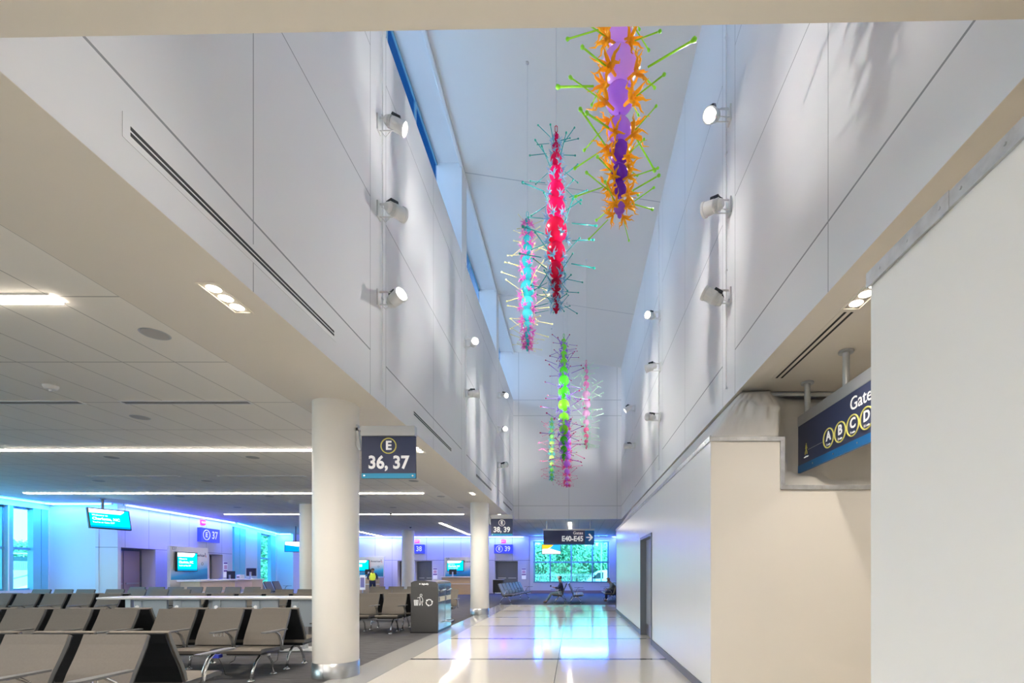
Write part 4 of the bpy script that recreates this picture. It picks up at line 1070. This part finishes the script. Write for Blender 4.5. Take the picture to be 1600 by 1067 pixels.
# ------------------------------------------------------------------ counter table
t = thing('counter_table', 'long white-topped counter table with power outlets between the seat rows', 'table', (-8.65, 8.75, 0), 0)
b = MB(); b.box(0, 4.05, 0, .62, .955, .99, .008); b.obj('tabletop', m_top, t)
for k in range(5):
    x0 = .62+.72*k
    b = MB(); b.box(x0-.02, x0+.58-.12*(k % 2), .10, .14, .45, .955, .004); b.obj('modesty_panel', m_panelb, t)
    b = MB(); b.box(x0-.01, x0+.13, .085, .10, .74, .93, .003); o = b.obj('outlet_plate', m_panelb, t)
    b = MB(); b.lathe([(0, 0), (.028, 0), (.028, .07), (0, .085)], 14, (x0+.06, .078, .76)); b.obj('socket_cap', m_lbl, o, True)
for x in (.35, 1.9, 3.6):
    b = MB(); b.box(x-.05, x+.05, .25, .37, .02, .955, .004); b.box(x-.3, x+.3, .05, .57, 0, .02, .004); b.obj('leg', m_satin, t)

# ------------------------------------------------------------------ dust sheet over the partition
def sheet(name, label, rows, m, wr=.03, sub=10, seed=3, group=None):
    rnd = random.Random(seed); b = MB(); nU = len(rows[0]); R = len(rows)
    V = []
    N = sub
    def interp(r, u):
        u_ = u*(nU-1); i = min(int(u_), nU-2); f = u_-i
        return Vector(rows[r][i]).lerp(Vector(rows[r][i+1]), f)
    ph = [rnd.uniform(0, 6) for _ in range(6)]
    NU, NV = N*(nU-1), N*(R-1)
    for j in range(NV+1):
        v = j/NV*(R-1); r = min(int(v), R-2); f = v-r; line = []
        for i in range(NU+1):
            u = i/NU
            p = interp(r, u).lerp(interp(r+1, u), f)
            e = math.sin(PI*j/NV)
            d = wr*e*(math.sin(u*9+ph[0]+f*2)*.8+abs(math.sin(u*17+ph[1]+j*.25))*1.0+.5*math.sin(u*31+ph[2]-j*.4))
            line.append(b.bm.verts.new(p+Vector((0.15*d, -d, .35*d))))
        V.append(line)
    for j in range(NV):
        for i in range(NU): b.bm.faces.new((V[j][i], V[j][i+1], V[j+1][i+1], V[j+1][i]))
    o = b.obj(name, m, None, True)
    so = o.modifiers.new('thick', 'SOLIDIFY'); so.thickness = .004
    tag(o, label, 'dust sheet', group); return o
g_ = 'dust sheets above the temporary walls'
sheet('dust_sheet', 'white dust sheet tented above the narrow corner of the beige wall',
      [[(1.58, 5.53, 2.99), (1.95, 5.53, 2.99), (2.34, 5.53, 2.99)], [(1.93, 5.93, 3.46), (2.12, 5.83, 3.50), (2.42, 5.68, 3.36)], [(2.19, 6.26, 3.79), (2.34, 6.26, 3.79), (2.52, 6.2, 3.78)]], m_cloth, .022, seed=2, group=g_)
sheet('dust_sheet', 'creased white dust sheet hanging behind the A B C gate sign',
      [[(2.36, 5.53, 2.98), (2.42, 5.53, 2.42), (3.2, 5.53, 2.43), (4.2, 5.53, 2.43), (5.5, 5.53, 2.43)], [(2.43, 5.9, 3.3), (2.65, 6.20, 2.7), (3.3, 6.28, 2.65), (4.3, 6.25, 2.7), (5.5, 6.2, 2.7)], [(2.50, 6.25, 3.78), (2.8, 6.40, 3.75), (3.4, 6.42, 3.74), (4.3, 6.4, 3.74), (5.5, 6.4, 3.74)]], m_cloth, .075, seed=5, group=g_)
sheet('dust_sheet', 'long smooth dust sheet closing the gap above the white partition',
      [[(1.60, 5.56, 2.99), (1.60, 9, 2.99), (1.60, 13, 2.99), (1.60, 17.7, 2.99)], [(2.18, 6.22, 3.79), (2.17, 9, 3.79), (2.17, 13, 3.79), (2.17, 17.7, 3.79)]], m_cloth, .01, seed=6, group=g_)
b = MB(); b.tube([(2.2, 6.30, 3.765), (2.5, 6.30, 3.775), (6, 6.36, 3.775)], .03, 6); struct(b.obj('trim_5', m_satin))

# ------------------------------------------------------------------ people
def skinned(verts, edges, radii, mats, name, sub=2, extra=None, root=0):
    me = bpy.data.meshes.new(name); me.from_pydata(verts, edges, []); o = bpy.data.objects.new(name, me); COL.objects.link(o)
    mo = o.modifiers.new('s', 'SKIN'); mo.use_smooth_shade = True
    for v, r in zip(me.skin_vertices[0].data, radii): v.radius = r if isinstance(r, tuple) else (r, r); v.use_root = False
    me.skin_vertices[0].data[root].use_root = True
    ss = o.modifiers.new('u', 'SUBSURF'); ss.levels = sub; ss.render_levels = sub
    bpy.context.view_layer.update()
    m2 = bpy.data.meshes.new_from_object(o.evaluated_get(bpy.context.evaluated_depsgraph_get()))
    bpy.data.objects.remove(o)
    m2.materials.clear()
    for m in (mats if isinstance(mats, list) else [mats]): m2.materials.append(m)
    for p in m2.polygons: p.use_smooth = True
    return m2
def person(loc, rz, label, J, top, legs, hairm, cap=None, vest=None, arms=None, hold=None):
    """J: joints (x side, y forward(-y is ahead), z)"""
    t = thing('person', label, 'person', loc, rz)
    E = [('pelvis', 'waist'), ('waist', 'chest'), ('chest', 'neck'), ('neck', 'head'), ('head', 'crown')]
    for s_ in 'LR': E += [('pelvis', 'hip'+s_), ('hip'+s_, 'knee'+s_), ('knee'+s_, 'ankle'+s_), ('ankle'+s_, 'toe'+s_), ('chest', 'sho'+s_), ('sho'+s_, 'elb'+s_), ('elb'+s_, 'wri'+s_), ('wri'+s_, 'palm'+s_)]
    R = dict(pelvis=.12, waist=.115, chest=.13, neck=.052, head=.088, crown=.075)
    for s_ in 'LR': R.update({'hip'+s_: .085, 'knee'+s_: .055, 'ankle'+s_: .038, 'toe'+s_: .035, 'sho'+s_: .055, 'elb'+s_: .040, 'wri'+s_: .026, 'palm'+s_: (.036, .02)})
    names = [k for k in J if k in R]; idx = {n_: i for i, n_ in enumerate(names)}; V = [J[n_] for n_ in names]
    body = skinned(V, [(idx[a], idx[c]) for a, c in E], [R[n_] for n_ in names], m_skin, 'body', 1)
    # face and fingers join the same mesh
    bm = bmesh.new(); bm.from_mesh(body)
    hd = Vector(J['head']).lerp(Vector(J['crown']), .35); fd = (Vector(J['face'])-Vector(J['head'])).normalized() if 'face' in J else Vector((0, -1, 0))
    upv = (Vector(J['crown'])-Vector(J['head'])).normalized(); sd = fd.cross(upv)
    def blob(c, r): 
        rr = bmesh.ops.create_icosphere(bm, subdivisions=1, radius=r)
        for v in rr['verts']: v.co = v.co+c
    blob(hd+fd*.105-upv*.015, .017)
    for s_ in (-1, 1): blob(hd+fd*.085+sd*s_*.033+upv*.015, .010); blob(hd+sd*s_*.088-upv*.005, .020)
    blob(hd+fd*.088-upv*.055, .014)
    for s_ in 'LR':
        w_ = Vector(J['wri'+s_]); p = Vector(J['palm'+s_]); d = (p-w_).normalized(); a = d.cross(Vector((0, 0, 1)))
        if a.length < .1: a = Vector((1, 0, 0))
        a.normalize(); c_ = a.cross(d)
        mb = MB(); mb.bm.free(); mb.bm = bm
        for k in range(4):
            q = p+a*(.027-.018*k); L = (.065, .075, .07, .055)[k]
            mb.tube([q, q+d*L*.5+c_*.006, q+d*L-c_*.02], [.009, .0085, .006], 6)
        mb.tube([w_.lerp(p, .4)+a*.03, p+a*.055, p+a*.058+d*.03], [.010, .009, .007], 6)
    bm.to_mesh(body); bm.free()
    for p in body.polygons: p.use_smooth = True
    link('body', body, t, (0, 0, 0))
    def cloth(keys, edges, rr, m, name):
        ks = list(keys); ii = {k: i for i, k in enumerate(ks)}
        return link(name, skinned([J[k] if isinstance(k, str) else k for k in ks], [(ii[a], ii[c]) for a, c in edges], rr, m, name, 2), t, (0, 0, 0))
    cloth(['pelvis', 'waist', 'chest', 'neckb', 'shoL', 'elbL', 'cufL', 'shoR', 'elbR', 'cufR'],
          [('pelvis', 'waist'), ('waist', 'chest'), ('chest', 'neckb'), ('chest', 'shoL'), ('shoL', 'elbL'), ('elbL', 'cufL'), ('chest', 'shoR'), ('shoR', 'elbR'), ('elbR', 'cufR')],
          [.15, .15, .165, .07, .082, .062, .045, .082, .062, .045], top, 'jacket')
    cloth(['pelvis', 'hipL', 'kneeL', 'hemL', 'hipR', 'kneeR', 'hemR'], [('pelvis', 'hipL'), ('hipL', 'kneeL'), ('kneeL', 'hemL'), ('pelvis', 'hipR'), ('hipR', 'kneeR'), ('kneeR', 'hemR')],
          [.145, .11, .078, .06, .11, .078, .06], legs, 'trousers')
    for s_ in 'LR':
        a = Vector(J['ankle'+s_]); b_ = Vector(J['toe'+s_]); d = b_-a
        me = skinned([tuple(a-d*.25-Vector((0, 0, .02))), tuple(a+d*.5), tuple(b_)], [(0, 1), (1, 2)], [.045, .05, .042], m_shoe, 'shoe', 2); link('shoe', me, t, (0, 0, 0))
    hm = MB(); c_ = hd+upv*.035-fd*.022
    hm.ball(c_, .107, 2, (1, 1, .95)); 
    # trim the face side off the hair
    dele = [f for f in hm.bm.faces if (f.calc_center_median()-c_).dot(fd) > .045 and (f.calc_center_median()-c_).dot(upv) < .065]
    bmesh.ops.delete(hm.bm, geom=dele, context='FACES')
    hm.obj('hair', hairm, t, True)
    if cap:
        cm = MB(); cm.ball(hd+upv*.065, .108, 2, (1, 1, .62)); cm.tube([hd+upv*.06+fd*.07, hd+upv*.055+fd*.175], [(.06, .012), (.045, .008)], 10); cm.obj('cap', cap, t, True)
    if vest:
        cloth(['pelvis', 'waist', 'chest', 'neckb', 'shoL', 'shoR'], [('pelvis', 'waist'), ('waist', 'chest'), ('chest', 'neckb'), ('chest', 'shoL'), ('chest', 'shoR')], [.16, .17, .185, .07, .095, .095], vest, 'vest')
    return t
def mirror(J, half):
    for k, (x, y, z) in half.items(): J[k+'L'] = (-x, y, z); J[k+'R'] = (x, y, z)
    return J
# seated reader with stretched legs
J = dict(pelvis=(0, 0, .52), waist=(0, .06, .70), chest=(0, .05, .92), neckb=(0, .01, 1.06), neck=(0, -.01, 1.08), head=(0, -.04, 1.20), crown=(0, -.05, 1.28), face=(0, -.25, 1.10))
mirror(J, dict(hip=(.09, -.05, .50), knee=(.12, -.44, .50), hem=(.12, -.66, .15), ankle=(.12, -.70, .09), toe=(.13, -.84, .08), sho=(.19, .03, .98), elb=(.24, -.10, .76), cuf=(.16, -.26, .78), wri=(.13, -.31, .79), palm=(.08, -.36, .81)))
P1 = person((-.60, 22.1, 0), -PI/2, 'seated person in a light cap and navy top reading a phone before the tree window', J, m_navyc, m_jean, m_hair, cap=m_capc); P1.scale = (.93, .93, .93)
ph = MB(); ph.box(-1.06, -1.01, 22.02, 22.18, .76, .85, .003); tag(ph.obj('phone', m_black), 'small black phone in the hands of the capped seated person', 'phone')
# person bent forward at the end of the partition
J = dict(pelvis=(0, 0, .52), waist=(0, -.03, .70), chest=(0, -.13, .88), neckb=(0, -.22, .99), neck=(0, -.24, 1.01), head=(0, -.32, 1.09), crown=(0, -.36, 1.16), face=(0, -.45, .92))
mirror(J, dict(hip=(.09, -.05, .50), knee=(.13, -.44, .50), hem=(.13, -.42, .14), ankle=(.13, -.42, .09), toe=(.13, -.56, .07), sho=(.19, -.14, .93), elb=(.22, -.22, .68), cuf=(.12, -.40, .62), wri=(.09, -.45, .63), palm=(.05, -.50, .64)))
P2 = person((1.98, 23.3, 0), -PI/2, 'brown-haired seated person bent forward at the end of the white partition', J, m_greyc, m_navyc, m_hairb); P2.scale = (.93, .93, .93)
# worker standing at the E38 desk
J = dict(pelvis=(0, 0, .88), waist=(0, .01, 1.05), chest=(0, -.03, 1.25), neckb=(0, -.07, 1.38), neck=(0, -.08, 1.40), head=(0, -.12, 1.50), crown=(0, -.14, 1.57), face=(0, -.3, 1.36))
mirror(J, dict(hip=(.09, 0, .84), knee=(.11, -.03, .48), hem=(.12, 0, .13), ankle=(.12, 0, .09), toe=(.13, -.14, .05), sho=(.19, -.02, 1.31), elb=(.27, -.02, 1.08), cuf=(.22, -.20, .98), wri=(.19, -.24, .96), palm=(.16, -.29, .95)))
person((wx(612), 29.3, 0), .5, 'worker in a yellow high-visibility vest and dark trousers standing by the E38 desk', J, m_navyc, m_navyc, m_hair, vest=m_hiv)

# ------------------------------------------------------------------ outdoors
b = MB(); b.box(-160, -19.6, -40, 160, -.4, -.2); b.box(-19.6, 90, 33.3, 160, -.4, -.2); struct(b.obj('ground', m_ground))
def tree_mesh(seed, R=2.6, H=5.5, n=2600, ls=.22):
    rnd = random.Random(seed); b = MB(); blobs = []
    for k in range(11):
        a = rnd.uniform(0, 6.28); rr = R*rnd.uniform(0, .62); z = H*rnd.uniform(.12, .85)
        blobs.append((Vector((rr*math.cos(a), rr*math.sin(a), z)), R*rnd.uniform(.34, .52)))
    for i in range(n):
        c, r = blobs[rnd.randrange(len(blobs))]
        d = Vector((rnd.gauss(0, 1), rnd.gauss(0, 1), rnd.gauss(0, 1))).normalized()*r*rnd.uniform(.7, 1.05); p = c+d
        u = Vector((rnd.gauss(0, 1), rnd.gauss(0, 1), rnd.gauss(0, 1))).normalized(); v = u.orthogonal().normalized(); s_ = ls*rnd.uniform(.6, 1.3)
        q = [p-u*s_, p+v*s_*.5, p+u*s_, p-v*s_*.5]
        b.bm.faces.new([b.bm.verts.new(x) for x in q])
    crown = b.mesh('crown', m_leafm)
    b = MB(); b.tube([(0, 0, 0), (.05, 0, H*.3), (0, .05, H*.6)], [.18, .13, .05], 8)
    for k in range(5):
        a = k*1.3; b.tube([(0, 0, H*(.2+.07*k)), (R*.3*math.cos(a), R*.3*math.sin(a), H*(.35+.08*k)), (R*.5*math.cos(a), R*.5*math.sin(a), H*(.5+.08*k))], [.07, .05, .02], 6)
    return crown, b.mesh('trunk', m_trunk)
TM = [tree_mesh(s) for s in (1, 2, 3)]
def tree(x, y, s, k, label, group, sz=1.0):
    t = thing('tree', label, 'tree', (x, y, -.2), k*1.7, group)
    c = link('crown', TM[k % 3][0], t, (0, 0, 0)); tr = link('trunk', TM[k % 3][1], t, (0, 0, 0)); t.scale = (s, s, s*sz)
spots_ = [(842, 44, .8, 'leafy tree behind the bright picture screen'), (922, 44, .8, 'nearest tree above the white vehicle'), (884, 49.5, .9, 'leafy tree above the seated reader, left of the central post'), (850, 55, .95, 'taller tree at the left end of the tree window'),
          (936, 55, .95, 'taller tree at the right end, behind the lamp post'), (900, 61, 1.05, 'tree straight behind the central window post'), (868, 67.5, 1.15, 'farthest tree in the left half of the tree window'), (938, 67.5, 1.15, 'farthest tree in the right half of the tree window')]
for i, (x, Y, s_, lb) in enumerate(spots_): tree((x-896)/F*Y, Y, s_, i, lb, 'trees beyond the tree window')
t = thing('parked_van', 'white rounded vehicle outside at the lower right of the tree window', 'vehicle', ((946-896)/F*38.9, 38.9, -.2), .1)
b = MB(); b.prism([(-1.6, .35), (-1.65, .9), (-1.35, 1.15), (-.7, 1.7), (-.3, 1.78), (1.7, 1.78), (1.75, .35)], -.8, .8, 'y'); bmesh.ops.bevel(b.bm, geom=b.bm.edges[:], offset=.08, segments=2, affect='EDGES'); b.obj('body', m_conc, t, True)
b = MB(); b.prism([(-1.22, 1.12), (-.72, 1.58), (-.3, 1.62), (-.3, 1.12)], -.82, -.79, 'y'); b.obj('side_window', m_off, t)
for x in (-1.0, 1.1):
    b = MB(); b.cyl((x, -.84, .33), (x, -.62, .33), .33, 20); b.obj('wheel', m_black, t); 
t = thing('lamp_post', 'thin pale lamp post outside in the right part of the tree window', 'lamp post', ((939.5-896)/F*37, 37, -.2), 0)
b = MB(); b.cyl((0, 0, 0), (0, 0, 4.2), .05, 8); b.obj('post', m_satin, t); b = MB(); b.box(-.05, .6, -.08, .08, 4.15, 4.25); b.obj('lamp_head', m_satin, t)
# fence outside the tree window
def fence(p, q, z0, h, label, n, m=m_satin, k='pale picket fences outside'):
    dx, dy = q[0]-p[0], q[1]-p[1]; L = math.hypot(dx, dy); t = thing('picket_fence', label, 'fence', (p[0], p[1], z0), math.atan2(dy, dx), k)
    b = MB()
    for i in range(n): b.box(L*i/n, L*i/n+.03, -.015, .015, 0, h)
    b.obj('pickets', m, t)
    b = MB(); b.box(0, L, -.03, -.015, h*.12, h*.12+.05); b.box(0, L, -.03, -.015, h*.88, h*.88+.05); b.obj('rail', m, t)
fence((-6, 41.0), (6, 41.0), -.2, 1.5, 'pale picket fence at the foot of the trees outside', 90)
# airfield outside the side window
dirx = lambda x, Y: ((x-896)/F*Y, Y)
b = MB(); p, q = dirx(-60, 42), dirx(90, 50); wall_o = wall_seg('embankment_wall', p, q, m_conc, -.3, 1.62, .5)[0]; tag(wall_o, 'long pale retaining wall outside the left side window', 'wall', kind='thing')
fence(p, q, 1.62, .85, 'pale picket fence on the retaining wall outside the left side window', 96)
t = thing('jet_bridge', 'long dark horizontal bridge above the fence outside the left side window', 'bridge', (*dirx(-60, 52), 2.3), math.atan2(q[1]-p[1], q[0]-p[0]))
b = MB(); b.box(0, 17, 0, 1.5, .35, .95); b.obj('deck', mat('bridge grey', (.05, .10, .13), .6), t)
b = MB()
b.box(0, 17, -.1, 1.6, 1.25, 1.4)
for k in range(9): b.box(2*k, 2*k+.08, 0, .08, .9, 1.3)
b.obj('canopy', m_conc, t)
for i, (x, Y, s_, lb) in enumerate([(-20, 70, 1.3, 'tree at the left edge of the side window'), (12, 64, 1.2, 'rounded tree behind the window fin'), (36, 84, 1.2, 'low tree in the middle of the side window'), (50, 68, .8, 'tree at the right side of the side window')]):
    tree(*dirx(x, Y), s_, i, lb, 'trees beyond the airfield fence')
for i, (x, Y, s_, lb) in enumerate([(366, 44, 1.2, 'dark tree seen through the first narrow window'), (412, 60, 1.6, 'tall tree seen through the second narrow window')]):
    tree(*dirx(x, Y), s_, i+1, lb, 'trees beyond the narrow windows')
t = thing('boarding_ramp', 'low pale handrail ramp outside the side window', 'ramp', (*dirx(22, 36), -.2), .9)
b = MB(); b.prism([(0, 0), (3.2, 0), (3.2, 1.6), (0, 0.4)], -.05, .05, 'y'); b.obj('side', m_conc, t)
b = MB(); b.tube([(-.3, 0, 1.05), (3.2, 0, 2.3)], .05, 8); b.obj('handrail', m_grey, t)
